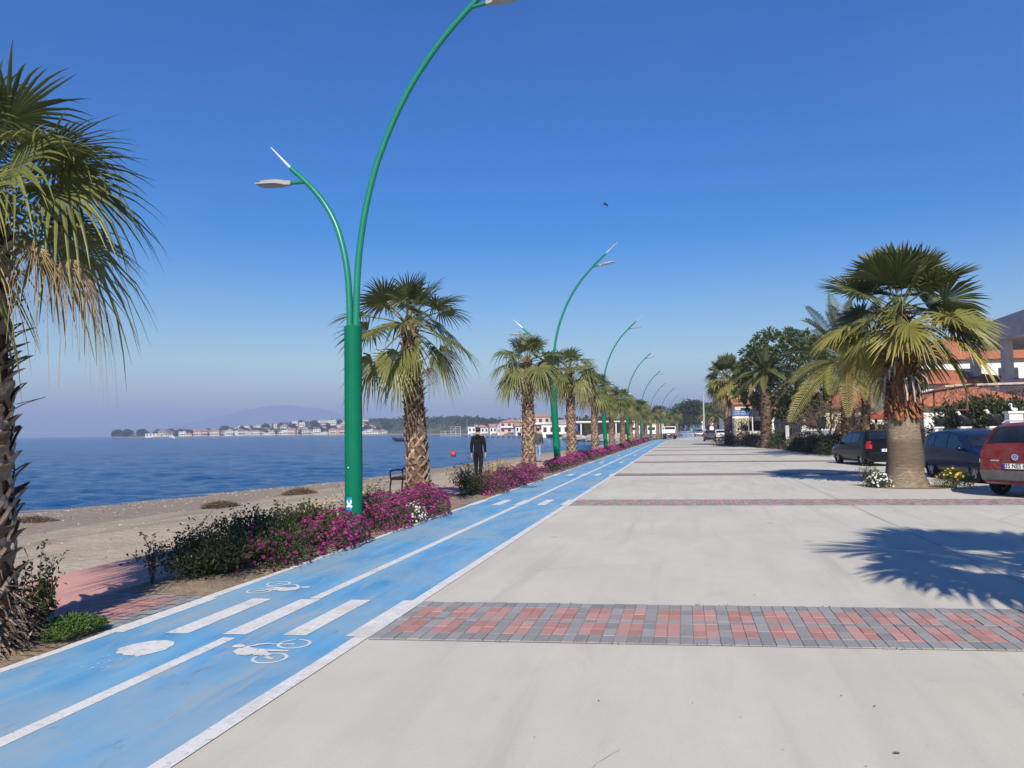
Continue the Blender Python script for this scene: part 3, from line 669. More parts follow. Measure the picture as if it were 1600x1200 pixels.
def fan_palm(name,label,loc,H,prof,nleaf,Lp,Lb,nseg,rg,group,el0=80,el1=-42,droop0=.25,droop1=1.15,dead=10,bootp=None,lean=(0,0),leafmat_=None,boot_mat=None,stiff=.45,tint1=.35,rz=0,skirt=None,extra=None,fold=.35,az_bias=None,core=None,deadLb=1.0,tintpow=2,elp=.85,spread=2.3,elj=1):
    root=thing(name,label,'palm tree',loc,rz,group)
    mb=MB(); trunk_core(mb,prof,lean=lean); tr=mb.build('trunk',core or m_fibre,root,smooth=True)
    if bootp:
        mb=MB()
        for bp in bootp: boots(mb,prof,lean=lean,rg=rg,**bp)
        mb.build('leaf_bases',boot_mat or m_boot,tr)
    top=V((lean[0],lean[1],H)); mb=MB(); ms=MB()
    for i in range(nleaf):
        u=(i+.5)/nleaf; el=R(el0+(el1-el0)*u**elp)+rg.uniform(-.2,.2)*elj; az=i*GA+rg.uniform(-.5,.5)
        b=top+V((cos(az)*.08,sin(az)*.08,-.30*u+.12))
        t=tint1*max(0,u)**tintpow*rg.uniform(.5,1.3)
        fan_leaf(mb,ms,b,az,el,Lp*rg.uniform(.85,1.12)*(.62+.38*min(1,u*2.2)),Lb*rg.uniform(.88,1.1)*(.7+.3*min(1,u*3)),nseg,lerp(droop0,droop1,u)*rg.uniform(.75,1.25),t,rg=rg,stiff=stiff,fold=fold,sag=.10+.22*u,spread=spread)
    cr=mb.build('crown',leafmat_ or m_fan,root); ms.build('leaf_stalks',m_petiole,cr)
    if dead:
        mb=MB(); ms=MB()
        for i in range(dead if isinstance(dead,int) else len(dead)):
            az=rg.uniform(0,2*pi) if isinstance(dead,int) else dead[i]
            fan_leaf(mb,ms,top+V((cos(az)*.1,sin(az)*.1,-.25)),az,R(rg.uniform(-62,-35)),Lp*rg.uniform(.6,.9),Lb*deadLb*rg.uniform(.65,.95),max(18,nseg-6),1.35,0,spread=1.4,rg=rg,stiff=.22,tips=0,fold=.7,rag=.35)
        d=mb.build('dead_fronds',m_straw,root)
        ms.build('leaf_stalks',m_boot,d)
    return root
BP=lambda H:[dict(z0=.16,z1=H*.62,dz_=.118,per=7,length=.16,out=.045,width=.105,legs=(.155,.20)),dict(z0=H*.62,z1=H-.12,dz_=.10,per=8,length=.17,out=.085,width=.075,legs=(.07,.10)),
    dict(z0=H-.22,z1=H-.02,dz_=.07,per=9,length=.2,out=.03,width=.06,legs=None)]
ROWG='fan palms planted in a row along the flower bed'
Hp=3.05
prof=lambda H,k=1:[(.25*k,0),(.255*k,.12),(.225*k,.45),(.205*k,1.0),(.19*k,1.7),(.165*k,H*.75),(.135*k,H*.9),(.12*k,H),(.05*k,H+.18)]
rg=random.Random(11)
# nearest palm, cut by the picture's edge
p0=fan_palm('fan_palm','nearest fan palm at the left edge, dark shaggy trunk and drooping straw-tipped leaves',(-5.22,4.83,0),3.62,prof(3.62,1.05),32,.58,.80,34,random.Random(3),ROWG,droop0=.3,droop1=.78,el1=-25,dead=[-.75,2.2,3.6,4.6],deadLb=.9,
    bootp=[dict(z0=.05,z1=1.9,dz_=.15,per=7,length=.21,out=.10,width=.125,legs=(.15,.20),ragged=1.5),dict(z0=1.9,z1=3.3,dz_=.11,per=8,length=.18,out=.11,width=.08,legs=(.07,.10),ragged=1.5)],boot_mat=m_boot2,lean=(-.07,0),tint1=.3,stiff=.36)
dfr=[c for c in p0.children if c.name.startswith('dead_fronds')][0]
mb=MB(); rg=random.Random(77)
for az in (-.40,-.1,.12): fan_leaf(mb,None,V((cos(az)*.2,sin(az)*.2,3.35)),az,R(rg.uniform(-36,-24)),.70,.50*rg.uniform(.8,1.2),30,1.7,0,spread=.95,rg=rg,stiff=.17,tips=0,fold=.8,rag=.45)
mb.build('hanging_straw',m_straw,dfr)
# fibrous litter round its foot
mb=MB()
for i in range(1500):
    az=rnd.uniform(0,2*pi); z=abs(rnd.gauss(0,.24)); r=.27+.16*math.exp(-z*5)+rnd.uniform(-.05,.05)
    c=V((r*cos(az),r*sin(az),z)); d=V((cos(az)*rnd.uniform(.2,1),sin(az)*rnd.uniform(.2,1),rnd.uniform(-1,.5))).normalized()*rnd.uniform(.06,.2); w=perp(d)*rnd.uniform(.004,.014)
    mb.add([c-w,c+w,c+d+w*.4,c+d-w*.4],((0,1,2,3),))
mb.build('fallen_fibre',m_boot2,p0)
palm1=fan_palm('fan_palm','fan palm with criss-cross leaf bases standing just behind the nearest green lamp post',(-5.32,15,0),3.85,prof(3.85),29,.86,.86,34,random.Random(5),ROWG,bootp=BP(3.85),dead=3,droop0=.15,droop1=.85,el1=-34,lean=(-.22,0),stiff=.42,deadLb=.8)
varA=fan_palm('fan_palm','fan palm hiding the walker in the grey jacket, rust-brown upper trunk',(-5.3,26.4,0),4.05,prof(4.05),27,.78,.84,28,random.Random(8),ROWG,bootp=BP(4.05),dead=4,droop0=.25,droop1=1.05,el1=-38,lean=(-.03,0),deadLb=.8,rz=.4)
varB=fan_palm('fan_palm','fan palm right beside the second green lamp post, long straw fronds hanging down its trunk',(-5.3,36.9,0),4.6,prof(4.6,1.05),29,.82,.88,26,random.Random(15),ROWG,bootp=BP(4.6),dead=[-.9,-.7,-.3,-.1,2.4],droop0=.25,droop1=1.05,el1=-38,lean=(-.04,0),deadLb=1.25)
varC=fan_palm('fan_palm','fan palm just before the third green lamp post, pale dead fronds below its crown',(-5.3,46.8,0),4.2,prof(4.2,.95),26,.76,.82,24,random.Random(21),ROWG,bootp=BP(4.2),dead=7,droop0=.25,droop1=1.05,el1=-38,deadLb=1.0)
ordn=['sixth','seventh','eighth','ninth','tenth','eleventh','twelfth','thirteenth','fourteenth','fifteenth','sixteenth','seventeenth','eighteenth']
for i in range(11):
    y=58.0+10.7*i
    src=(varC,varB,varA)[i%3]
    dup(src,(-5.3+dx(y),y,dz(y)),rnd.uniform(0,6.3),ordn[i]+' palm from the camera in the seaside row of fan palms',rnd.uniform(.9,1.06) if i else .97)
# right-hand palms
bigprof=[(.575,0),(.55,.08),(.48,.35),(.445,.9),(.405,1.5),(.365,1.95),(.35,2.2),(.31,2.6),(.27,3.5),(.2,4.6),(.1,5.0)]
def stout_palm(label,loc,seed,n=44,leafscale=1,rz=0):
    rg=random.Random(seed)
    root=fan_palm('stout_fan_palm',label,loc,4.8,bigprof,n,1.2*leafscale,1.28*leafscale,40,rg,'stout fan palms of the inland row',el0=88,el1=-36,droop0=.0,droop1=.5,dead=0,elp=.95,spread=2.0,elj=1.7,leafmat_=m_fan2,stiff=.62,tint1=.5,core=m_ringbark,fold=.55,rz=rz,tintpow=3)
    mb=MB(); boots(mb,bigprof,2.08,4.55,.10,12,.30,.17,.10,None,up=.75,rg=rg,ragged=1); boots(mb,bigprof,1.98,2.5,.09,13,.28,.10,.12,None,up=-.8,rg=rg,ragged=1); mb.build('cut_leaf_bases',m_redboot,root)
    mb=MB()
    for i in range(26):
        az=i*GA; p=V((cos(az)*.3,sin(az)*.3,3.0+rg.uniform(-.2,.3))); o=rg.uniform(.25,.5); q=[p,p+V((cos(az)*o*.6,sin(az)*o*.6,.08)),p+V((cos(az)*o,sin(az)*o,-.1)),p+V((cos(az)*o*1.15,sin(az)*o*1.15,-.35-rg.uniform(0,.3)))]
        t=V((-sin(az),cos(az),0)); w=[.05,.045,.035,.012]; vs=[]
        for c,ww in zip(q,w): vs+=[c-t*ww,c+t*ww]
        mb.add(vs,[(2*j,2*j+1,2*j+3,2*j+2) for j in range(3)])
    mb.build('grey_dead_stalks',m_greyboot,root)
    return root
stout=stout_palm('stout fan palm with a thick ringed trunk beside the red car, flowers at its foot',(5.8,22.6,0),31,n=46,rz=.6)
unseen=stout_palm('stout fan palm close to the camera that throws the big shadow on the promenade',(5.12,4.5,0),44,n=34,leafscale=1.0,rz=2.2)
tall=thing('tall_fan_palm','tall slender fan palm left of the dark pine, bare reddish trunk','palm tree',(4.2,77,0))
pr=[(.48,0),(.40,.5),(.34,1.5),(.31,3),(.29,4.6),(.27,5.6),(.2,6.4)]
mb=MB(); trunk_core(mb,pr); mb.build('trunk',m_boot,tall,smooth=True)
mb=MB(); boots(mb,pr,.6,5.8,.16,8,.16,.05,.16,(.1,.12),rg=rg); mb.build('leaf_bases',m_boot,tall)
mb=MB(); ms=MB()
for i in range(46):
    u=(i+.5)/46; az=i*GA; fan_leaf(mb,ms,V((0,0,6.9-.6*u)),az,R(80-125*u)+rg.uniform(-.1,.1),1.25,1.25,22,lerp(.1,.8,u),.55*u**3,rg=rg,stiff=.6)
cr=mb.build('crown',m_fan2,tall); ms.build('leaf_stalks',m_petiole,cr)
mb=MB()
for i in range(10):
    az=rg.uniform(2.2,4.2); fan_leaf(mb,None,V((cos(az)*.1,sin(az)*.1,6.0)),az,R(-50),1.0,1.1,14,1.3,0,spread=1.2,rg=rg,tips=0)
mb.build('dead_fronds',m_straw,tall)
# feather palms
def frond(mb,ms,base,az,el,L,nl,ll,droop,tint,rg):
    d=V((cos(az)*cos(el),sin(az)*cos(el),sin(el))); pts=[]
    for i in range(13):
        t=i/12; pts.append(base+d*(L*t*(1-.12*droop*t))+V((0,0,-droop*L*.55*t**2.1)))
    ms.tube(pts,[.035*(1-.85*i/12) for i in range(13)],4,False)
    tw=rg.uniform(-.5,.5)
    for i in range(nl):
        t=.16+.84*i/(nl-1); f=t*12; j=min(11,int(f)); p=pts[j].lerp(pts[j+1],f-j); tan_=(pts[j+1]-pts[j]).normalized(); sd=perp(tan_); up=sd.cross(tan_).normalized()
        sd,up=sd*cos(tw)+up*sin(tw),up*cos(tw)-sd*sin(tw)
        l=ll*(sin(pi*min(1,.12+t*.95))**.6)*rg.uniform(.85,1.1)
        for sg in (-1,1):
            q=(sd*sg+tan_*.75+up*.38).normalized(); w=tan_.cross(q).normalized().cross(q).normalized()*.024
            m=p+q*(l*.55); e=p+q*l+V((0,0,-l*.22)); nn=q.cross(w).normalized()*.012; mb.tint=min(1,tint+rg.uniform(0,.08))
            mb.add([p-w*.5,p+w*.5,m+w+nn,m-w+nn,e],((0,1,2,3),(3,2,4)))
def date_palm(name,label,loc,H,rad,n,L,seed,group=None,lean=(0,0),dark=False):
    rg=random.Random(seed); root=thing(name,label,'palm tree',loc,0,group)
    pr=[(rad*1.25,0),(rad*1.05,.4),(rad,1),(rad,H*.7),(rad*1.08,H-.3),(rad*.7,H),(rad*.2,H+.3)]
    mb=MB(); trunk_core(mb,pr,lean=lean); t=mb.build('trunk',m_fibre,root,smooth=True)
    mb=MB(); boots(mb,pr,.1,H-.1,.15,8,.15,.085,rad*.62,None,up=.75,rg=rg,lean=lean); mb.build('leaf_bases',m_boot2 if dark else m_boot,t)
    mb=MB(); ms=MB(); top=V((lean[0],lean[1],H))
    for i in range(n):
        u=(i+.5)/n; az=i*GA+rg.uniform(-.2,.2); frond(mb,ms,top+V((cos(az)*.12,sin(az)*.12,.2-.3*u)),az,R(84-96*u**.75)+rg.uniform(-.1,.1),L*rg.uniform(.85,1.08),46,L*.17,lerp(.25,1.1,u)*rg.uniform(.8,1.2),.6*u**4*rg.uniform(.4,1.4),rg)
    cr=mb.build('crown',m_date,root); ms.build('leaf_stalks',m_petiole,cr)
    return root
date_palm('date_palm','feather palm with a white-scarred trunk, left one of the pair behind the black car',(9.0,46.2,0),5.2,.36,50,5.0,51)
date_palm('date_palm','slimmer feather palm leaning right, right one of the pair behind the black car',(10.1,47.4,0),4.6,.22,30,2.8,52,lean=(.25,0))
date_palm('date_palm','feather palm with a dark shaggy trunk standing under the pine',(6.6,66,0),6.0,.42,44,2.9,53,dark=True)
# ------------------------------------------------------------------ street lamps
def lamp_template():
    root=thing('street_lamp','first','street lamp',(0,0,0),0,'green twin-armed street lamps along the cycle lane')
    mb=MB(); mb.lathe([(.139,-.02),(.139,3.30),(.128,3.315)],28); c=mb.build('column',m_green,root); shade_angle(c)
    mb=MB(); M=Matrix.Rotation(R(-55),3,'Z')
    # cover plate on the side that faces the promenade
    for a0,a1,z0,z1,off in ((-1.95,-1.28,.64,1.13,.1415),):
        K=8; vs=[]
        for i in range(K+1):
            w=lerp(a0,a1,i/K); vs+=[(off*cos(w),off*sin(w),z0),(off*cos(w),off*sin(w),z1)]
        mb.add(vs,[(2*i,2*i+2,2*i+3,2*i+1) for i in range(K)])
    dd=mb.build('service_door',m_green,c); dd['label']='flush service door in the lamp column'
    mb=MB(); mb.ellipsoid((.143*cos(-1.68),.143*sin(-1.68),1.06),(.012,.012,.012),8,6); mb.build('lock',m_alu,dd)
    # curved arms
    tall=crom([(.055,0,3.25),(.07,0,3.9),(.13,0,4.6),(.27,0,5.35),(.51,0,6.10),(.95,0,6.97),(1.52,0,7.72),(2.18,0,8.34),(2.66,0,8.72)],5)
    short=crom([(-.055,0,3.25),(-.065,0,3.8),(-.12,0,4.35),(-.27,0,4.92),(-.49,0,5.34),(-.78,0,5.70),(-1.14,0,6.04)],5)
    n=len(tall); mb=MB(); mb.tube(tall,[lerp(.056,.043,i/(n-1)) for i in range(n)],14); a=mb.build('tall_arm',m_arm,root); shade_angle(a,60)
    mb=MB(); d=V((.66,0,.52)).normalized(); mb.tube([tall[-1]-d*.03,tall[-1]+d*.62],[.027,.010],8); shade_angle(mb.build('pale_rod',m_alu,a),60)
    n=len(short); mb=MB(); mb.tube(short,[lerp(.054,.043,i/(n-1)) for i in range(n)],14); b=mb.build('short_arm',m_arm,root); shade_angle(b,60)
    mb=MB(); d=V((-.66,0,.70)).normalized(); mb.tube([short[-1]-d*.03,short[-1]+d*.56],[.027,.010],8); shade_angle(mb.build('pale_rod',m_alu,b),60)
    mb=MB(); mb.tube([(-.075,0,3.2),(-.02,0,3.62)],.014,6); mb.tube([(.02,0,3.2),(.015,0,3.72)],.012,6); mb.build('stay_rod',m_arm,root)
    def luminaire(p,sg,up,parent):
        # stub, neck, flat finned housing, lens below
        s=MB(); e=p+V((sg*.30,0,up*.30)); s.tube([p,e],.03,10); shade_angle(s.build('stub',m_arm,parent),60)
        ax=V((sg,0,up)).normalized(); Y=V((0,1,0)); Z=ax.cross(Y)*sg*-1
        if Z.z<0: Z=-Z
        Mx=Matrix((ax,Y,Z)).transposed()
        h=MB()
        def P(a,y,z): return e+Mx@V((a,y,z))
        prof=[(-.02,.035,.035,-.035),(.08,.045,.04,-.035),(.14,.09,.045,-.03),(.22,.125,.055,-.025),(.40,.135,.05,-.025),(.58,.115,.03,-.02),(.63,.09,.012,-.012)]
        vs=[]
        for a,w,zt,zb in prof: vs+=[P(a,-w,zb),P(a,w,zb),P(a,w,zt*.55),P(a,w*.6,zt),P(a,-w*.6,zt),P(a,-w,zt*.55)]
        fs=[(6*i+k,6*i+(k+1)%6,6*i+6+(k+1)%6,6*i+6+k) for i in range(len(prof)-1) for k in range(6)]+[tuple(range(6)),tuple(range(len(vs)-6,len(vs)))]
        h.add(vs,fs)
        for i in range(5): 
            c=P(.26+.06*i,0,.055); h.box(c,(.012,.15,.02),M=Mx)
        ho=h.build('lamp_housing',m_lumgrey,parent,fix=True); shade_angle(ho,30)
        l=MB(); l.add([P(.20,-.095,-.030),P(.54,-.085,-.028),P(.54,.085,-.028),P(.20,.095,-.030)],((0,1,2,3),)); l.build('lens',m_lens,ho)
        t=MB()
        for i in range(5): t.box(P(.46+.026*i,-.1235+.0008*i,.012),(.016,.004,.014),M=Mx)
        t.build('maker_lettering',m_ink,ho)
    luminaire(tall[-7],1,.10,a); luminaire(short[-5],-1,.06,b)
    return root
lp=lamp_template(); lp.location=(-5.1,11.35,0); lp.rotation_euler=(R(-.5),R(-.6),R(-4))
lp['label']='nearest green street lamp, thick column with a blue and white sticker near its foot'
st=MB(); K=6
def cyl(a,z,off): return (off*cos(a),off*sin(a),z)
col0=[c for c in lp.children if c.name.startswith('column')][0]
vs=[]
for i in range(K+1):
    a=lerp(-1.92,-1.30,i/K); vs+=[cyl(a,.40,.1425),cyl(a,.60,.1425)]
st.add(vs,[(2*i,2*i+2,2*i+3,2*i+1) for i in range(K)])
LM=['second green street lamp from the camera, leaning slightly seaward','third green street lamp from the camera, between two palms','fourth green street lamp from the camera, with a yellow notice round its column',
 'fifth green street lamp from the camera','sixth green street lamp from the camera, near the back of the white truck','seventh green street lamp from the camera, beyond the white truck','eighth green street lamp from the camera','ninth green street lamp from the camera','tenth and farthest green street lamp']
lamps=[lp]
for i in range(9):
    y=[31.5,51.8,73.6,95,118,141,164,188,212][i]; x=[-5.1,-5.1,-5.1,-5.0,-4.9,-4.0,-3.2,-2.6,-2.2][i]
    c=dup(lp,(x,y,dz(y)),R(-4),LM[i],1.0 if i<3 else rnd.uniform(.97,1.04)); c.rotation_euler=(R(rnd.uniform(-.6,.6)),R([-3.2,-3.0,-2.6,-1.5,-1.5,-1,-1.5,-1,-1][i]),R(-4+rnd.uniform(-3,3))); lamps.append(c)
sk=st.build('sticker',m_stick,col0)
st=MB()
def arcpts(cx,cz,r,w0,w1,wd,n=14):
    vs=[]
    for i in range(n+1):
        w=lerp(w0,w1,i/n)
        for rr in (r-wd,r+wd): vs.append(cyl(-1.61+(cx+rr*cos(w))/.143,cz+rr*sin(w),.144))
    return vs,[(2*i,2*i+2,2*i+3,2*i+1) for i in range(n)]
st.add(*arcpts(0,.535,.034,R(150),R(400),.012)); st.add(*arcpts(.0,.418,.055,R(35),R(145),.016)); st.add(*arcpts(.0,.485,.0155,0,R(360),.0085))
st.build('sticker_emblem',m_stickw,sk)
nt=MB(); nt.lathe([(.1425,.62),(.1425,1.02)],20); nb=nt.build('yellow_notice',m_yelpaint,[c for c in lamps[3].children if c.name.startswith('column')][0])
nt=MB(); nt.lathe([(.1435,.42),(.1435,.55)],20); nt.build('black_band',m_ink,[c for c in lamps[3].children if c.name.startswith('column')][0])

# ------------------------------------------------------------------ plants of the flower bed
def leafq(mb,c,d,l,w,rg,bend=.25):
    d=d.normalized(); s=d.cross(V((rg.uniform(-1,1),rg.uniform(-1,1),rg.uniform(-1,1))))
    if s.length<.01: s=perp(d)
    s=s.normalized()*(w/2); n=s.cross(d).normalized(); m=c+d*(l*.55)+n*(bend*w); e=c+d*l-V((0,0,l*.15))
    mb.add([c,m-s,e,m+s],((0,1,2,3),))
def dome_pt(rx,ry,h,rg,shell=.75):
    while True:
        a=rg.uniform(0,2*pi); z=rg.random()**.8; r=sqrt(max(0,1-z*z))
        k=1-(1-shell)*rg.random()**1.5 if rg.random()<.8 else rg.uniform(.3,.8)
        lum=1+.18*mnoise.noise(V((cos(a)*1.7+rx*9,sin(a)*1.7,z*2+ry*5)))
        return V((rx*r*cos(a)*k*lum,ry*r*sin(a)*k*lum,h*z*k*lum)),V((r*cos(a)/rx,r*sin(a)/ry,z/h)).normalized()
def flower(mb,c,n,r,rg,pet=8):
    s=perp(n) if abs(n.z)<.95 else V((1,0,0)); t=n.cross(s); vs=[c-n*.004]; a0=rg.uniform(0,6)
    for i in range(pet*2):
        w=a0+pi*i/pet; rr=r*(1 if i%2==0 else .74)*rg.uniform(.92,1.08); vs.append(c+s*(rr*cos(w))+t*(rr*sin(w))+n*(r*rg.uniform(.0,.28)))
    m=pet*2; mb.add(vs,[(0,1+i,1+(i+1)%m) for i in range(m)])
def mound(name,label,cat,loc,rx,ry,h,nl,nf,seed,leaf,ll,lw,petm=None,fr=.021,group=None,extra=None,eye=None,top_bias=0,soilclip=True):
    rg=random.Random(seed); root=thing(name,label,cat,loc,0,group); mb=MB()
    for i in range(nl):
        p,n=dome_pt(rx,ry,h,rg,.55); d=(n*.7+V((rg.gauss(0,.5),rg.gauss(0,.5),rg.gauss(.25,.4))))
        leafq(mb,p,d,ll*rg.uniform(.6,1.3),lw*rg.uniform(.7,1.3),rg)
    mb.build('foliage',leaf,root)
    st=MB()
    for i in range(16):
        a=rg.uniform(0,2*pi); q=V((cos(a)*rx*.7*rg.random(),sin(a)*ry*.7*rg.random(),h*rg.uniform(.5,.85))); st.tube([(q.x*.3,q.y*.3,0),q*.6,q],[.008,.006,.003],4,False)
    st.build('stems',m_bark,root)
    if nf:
        fb=MB(); eb=MB()
        for i in range(nf):
            for _ in range(9):
                p,n=dome_pt(rx,ry,h,rg,.97)
                if mnoise.noise(V((p.x*3.1+seed,p.y*3.1,p.z*3)))>-.25-top_bias*n.z: break
            p=p+n*rg.uniform(.0,.035); nn=(n+V((rg.gauss(0,.3),rg.gauss(-.25,.3),rg.gauss(.35,.25)))).normalized(); r=fr*rg.uniform(.75,1.2)
            flower(fb,p,nn,r,rg)
            eb.add([p+nn*.003+V((r*.26*cos(w),r*.26*sin(w),0)) for w in (0,1.57,3.14,4.71)],((0,1,2,3),))
        f=fb.build('flowers',petm,root); f['kind']='stuff'; eb.build('flower_eyes',eye or m_ink,f)
    return root
def shrub(name,label,cat,loc,rx,ry,h,nl,seed,leaf,ll,lw,nbr=9,group=None,fl=None,nf=0,fr=.02,sprigs=6):
    """an open bush: branches, leaves along twigs, uneven outline"""
    rg=random.Random(seed); root=thing(name,label,cat,loc,0,group); mb=MB(); st=MB(); tips=[]
    for i in range(nbr):
        a=2*pi*i/nbr+rg.uniform(-.3,.3); k=rg.uniform(.35,1); q=V((cos(a)*rx*k,sin(a)*ry*k,h*rg.uniform(.6,1)*(1.1-.45*k)))
        st.tube([(q.x*.12,q.y*.12,0),(q.x*.5,q.y*.5,q.z*.55),q],[.008,.006,.003],5,False); tips.append(q)
        for j in range(4):
            b=V((q.x*.5,q.y*.5,q.z*.55)).lerp(q,rg.random()); e=b+V((rg.gauss(0,rx*.35),rg.gauss(0,ry*.35),abs(rg.gauss(h*.18,h*.12)))); st.tube([b,e],[.006,.003],4,False); tips.append(e)
    for i in range(nl):
        q=rg.choice(tips); b=q*rg.uniform(.35,1.06); p=b+V((rg.gauss(0,rx*.16),rg.gauss(0,ry*.16),rg.gauss(0,h*.09))); p.z=max(.02,p.z)
        d=(p-b)*3+V((rg.gauss(0,.4),rg.gauss(0,.4),rg.gauss(.35,.4))); leafq(mb,p,d,ll*rg.uniform(.6,1.3),lw*rg.uniform(.7,1.3),rg)
    for i in range(sprigs):
        q=rg.choice(tips); e=q+V((rg.gauss(0,.06),rg.gauss(0,.06),rg.uniform(.08,.24))); st.tube([q,e],[.004,.002],4,False)
        for j in range(14): leafq(mb,q.lerp(e,rg.random()),V((rg.gauss(0,1),rg.gauss(0,1),rg.gauss(.5,.6))),ll*rg.uniform(.5,1),lw*rg.uniform(.6,1),rg)
    fo=mb.build('foliage',leaf,root); st.build('branches',m_bark,root)
    if nf:
        fb=MB()
        for i in range(nf):
            q=rg.choice(tips); flower(fb,q+V((rg.gauss(0,rx*.2),rg.gauss(0,ry*.2),rg.uniform(0,.07))),V((rg.gauss(0,.5),rg.gauss(-.5,.4),1)).normalized(),fr,rg,6)
        fb.build('flowers',fl,root)['kind']='stuff'
    return root
FB='plants of the seaside flower bed'
# nearest bed, beside the left palm
shrub('leafy_shoot','dark leafy shoot growing out of the foot of the nearest palm','shrub',(-4.95,5.15,0),.13,.17,.62,420,60,m_shrubleaf,.055,.03,7,FB,sprigs=8)
rg=random.Random(61); mb=MB()
for i in range(5200):
    x=rg.uniform(-5.05,-4.66); y=rg.uniform(5.0,5.62); k=1-((x+4.84)/.23)**2-((y-5.32)/.33)**2
    if k<=0: continue
    p=V((x,y,.05+.12*k*rg.random())); leafq(mb,p,V((rg.gauss(0,.6),rg.gauss(0,.6),rg.uniform(.2,1))),rg.uniform(.02,.05),rg.uniform(.008,.016),rg)
tag(mb.build('ground_cover',m_grass),'low bright green ground cover at the cycle lane edge beside the nearest palm','ground cover',FB,'stuff')
shrub('dark_shrub','dark grey-green shrub at the near end of the long flower bed','shrub',(-5.22,7.75,.03),.50,.60,.50,6000,62,m_shrubleaf,.05,.022,12,FB,m_yellow,10,.02,sprigs=12)
shrub('sprawling_shrub','thin leggy sprig at the bed corner by the pink path','shrub',(-5.52,7.2,.02),.09,.09,.48,60,63,m_shrubleaf,.05,.028,3,FB,sprigs=3)
shrub('dark_shrub','tall dark glossy bush behind the smallest magenta daisy mound','shrub',(-5.28,8.85,.03),.46,.70,.57,5400,64,m_shrubleaf,.055,.028,12,FB,m_whitepet,4,.022,sprigs=14)
shrub('dark_shrub','olive bush with yellow flowers just before the nearest street lamp','shrub',(-5.34,10.1,.03),.42,.76,.52,4600,65,m_shrubleaf,.055,.028,12,FB,m_yellow,26,.022,sprigs=12)
shrub('yellow_daisy_bush','straggly bush dotted with yellow flowers beside the base of the palm behind the nearest lamp','shrub',(-5.72,13.3,.0),.34,1.0,.66,1700,66,m_daisyleaf,.05,.016,12,FB,m_yellow,60,.024,sprigs=10)
mound('magenta_daisy_mound','smallest magenta daisy mound, low and leafy, nearest to the camera','flowers',(-4.95,8.6,.02),.42,.66,.54,3600,300,70,m_daisyleaf,.05,.014,m_purple,.023,FB)
mound('magenta_daisy_mound','round magenta daisy mound right in front of the nearest street lamp','flowers',(-4.92,10.15,.02),.46,.80,.50,4200,760,71,m_daisyleaf,.05,.014,m_magenta,.024,FB,top_bias=.4)
mound('magenta_daisy_mound','magenta daisy mound directly behind the nearest street lamp, left of the white flowers','flowers',(-5.05,12.1,.02),.52,.95,.56,4000,950,72,m_daisyleaf,.05,.014,m_magenta,.024,FB,top_bias=.5)
mound('magenta_daisy_mound','broad magenta daisy mound in front of the criss-cross palm trunk','flowers',(-4.96,13.95,.02),.52,1.1,.58,4400,1300,73,m_daisyleaf,.05,.014,m_magenta,.024,FB,top_bias=.6)
mound('white_daisy_clump','small clump of white daisies tucked among the magenta mounds','flowers',(-4.66,12.95,.02),.16,.34,.36,500,95,74,m_daisyleaf,.045,.013,m_whitepet,.022,FB,eye=m_yellow)
shrub('dark_shrub','dark bush by the paved gap, behind the broad magenta mound','shrub',(-5.2,18.4,.03),.48,.8,.72,2600,75,m_shrubleaf,.055,.028,12,FB,m_yellow,10,.022,sprigs=8)
mound('magenta_daisy_mound','magenta daisy mound beyond the paved gap, beside the dark bush','flowers',(-4.95,19.5,.02),.46,1.1,.52,2600,620,76,m_daisyleaf,.055,.016,m_magenta,.026,FB,top_bias=.3)
mound('magenta_daisy_mound','magenta daisy mound just behind the walking man in black','flowers',(-4.98,21.7,.02),.48,1.2,.54,2600,760,77,m_daisyleaf,.055,.016,m_magenta,.026,FB,top_bias=.3)
mound('magenta_daisy_mound','magenta daisy mound at the foot of the palm that hides the walker in grey','flowers',(-4.95,24.1,.02),.48,1.3,.56,2600,900,78,m_daisyleaf,.055,.016,m_magenta,.026,FB,top_bias=.4)
shrub('yellow_daisy_bush','greyish bush with yellow flowers left of the palm hiding the walker in grey','shrub',(-5.66,23.6,.0),.32,1.5,.60,1500,79,m_greyleaf,.055,.018,12,FB,m_yellow,70,.028,sprigs=8)
# the border farther on reads as one ribbon of flowers
rg=random.Random(80); mb=MB(); fb=MB()
for kk in range(2,10):
    a=6.95+10.75*kk; b=5.5+10.75*(kk+1); dens=max(.3,1-.09*kk)
    nn_=int(3600*dens); ll=.06+.012*kk
    for i in range(nn_):
        y=rg.uniform(a,b); lum=1+.3*mnoise.noise(V((y*.9,kk,1))); x=rg.gauss(0,.17); hh=.46*lum*max(.1,1-(x/.52)**2)*min(1,(y-a)/.4,(b-y)/.4)
        p=V((-5.0+x+dx(y),y,.02+dz(y)+hh*rg.uniform(.25,1))); leafq(mb,p,V((rg.gauss(0,.6),rg.gauss(0,.6),rg.uniform(-.1,1))),ll*rg.uniform(.7,1.3),ll*.42,rg)
    for i in range(int(1500*dens)):
        y=rg.uniform(a,b); lum=1+.3*mnoise.noise(V((y*.9,kk,1))); x=rg.gauss(0,.2)
        if mnoise.noise(V((x*2.5,y*1.3,kk)))<-.25 : continue
        hh=.46*lum*max(.1,1-(x/.52)**2)*min(1,(y-a)/.4,(b-y)/.4)
        flower(fb,V((-5.0+x+dx(y),y,.045+dz(y)+hh)),V((x*1.5+rg.gauss(0,.3),rg.gauss(-.5,.3),1)).normalized(),(.028+.004*kk)*rg.uniform(.8,1.2),rg,5)
fo=tag(mb.build('flower_border',m_daisyleaf),'unbroken border of magenta daisies running along the cycle lane past the second street lamp','flowers',FB,'stuff')
o=fb.build('flowers',m_magenta,fo); o['kind']='stuff'

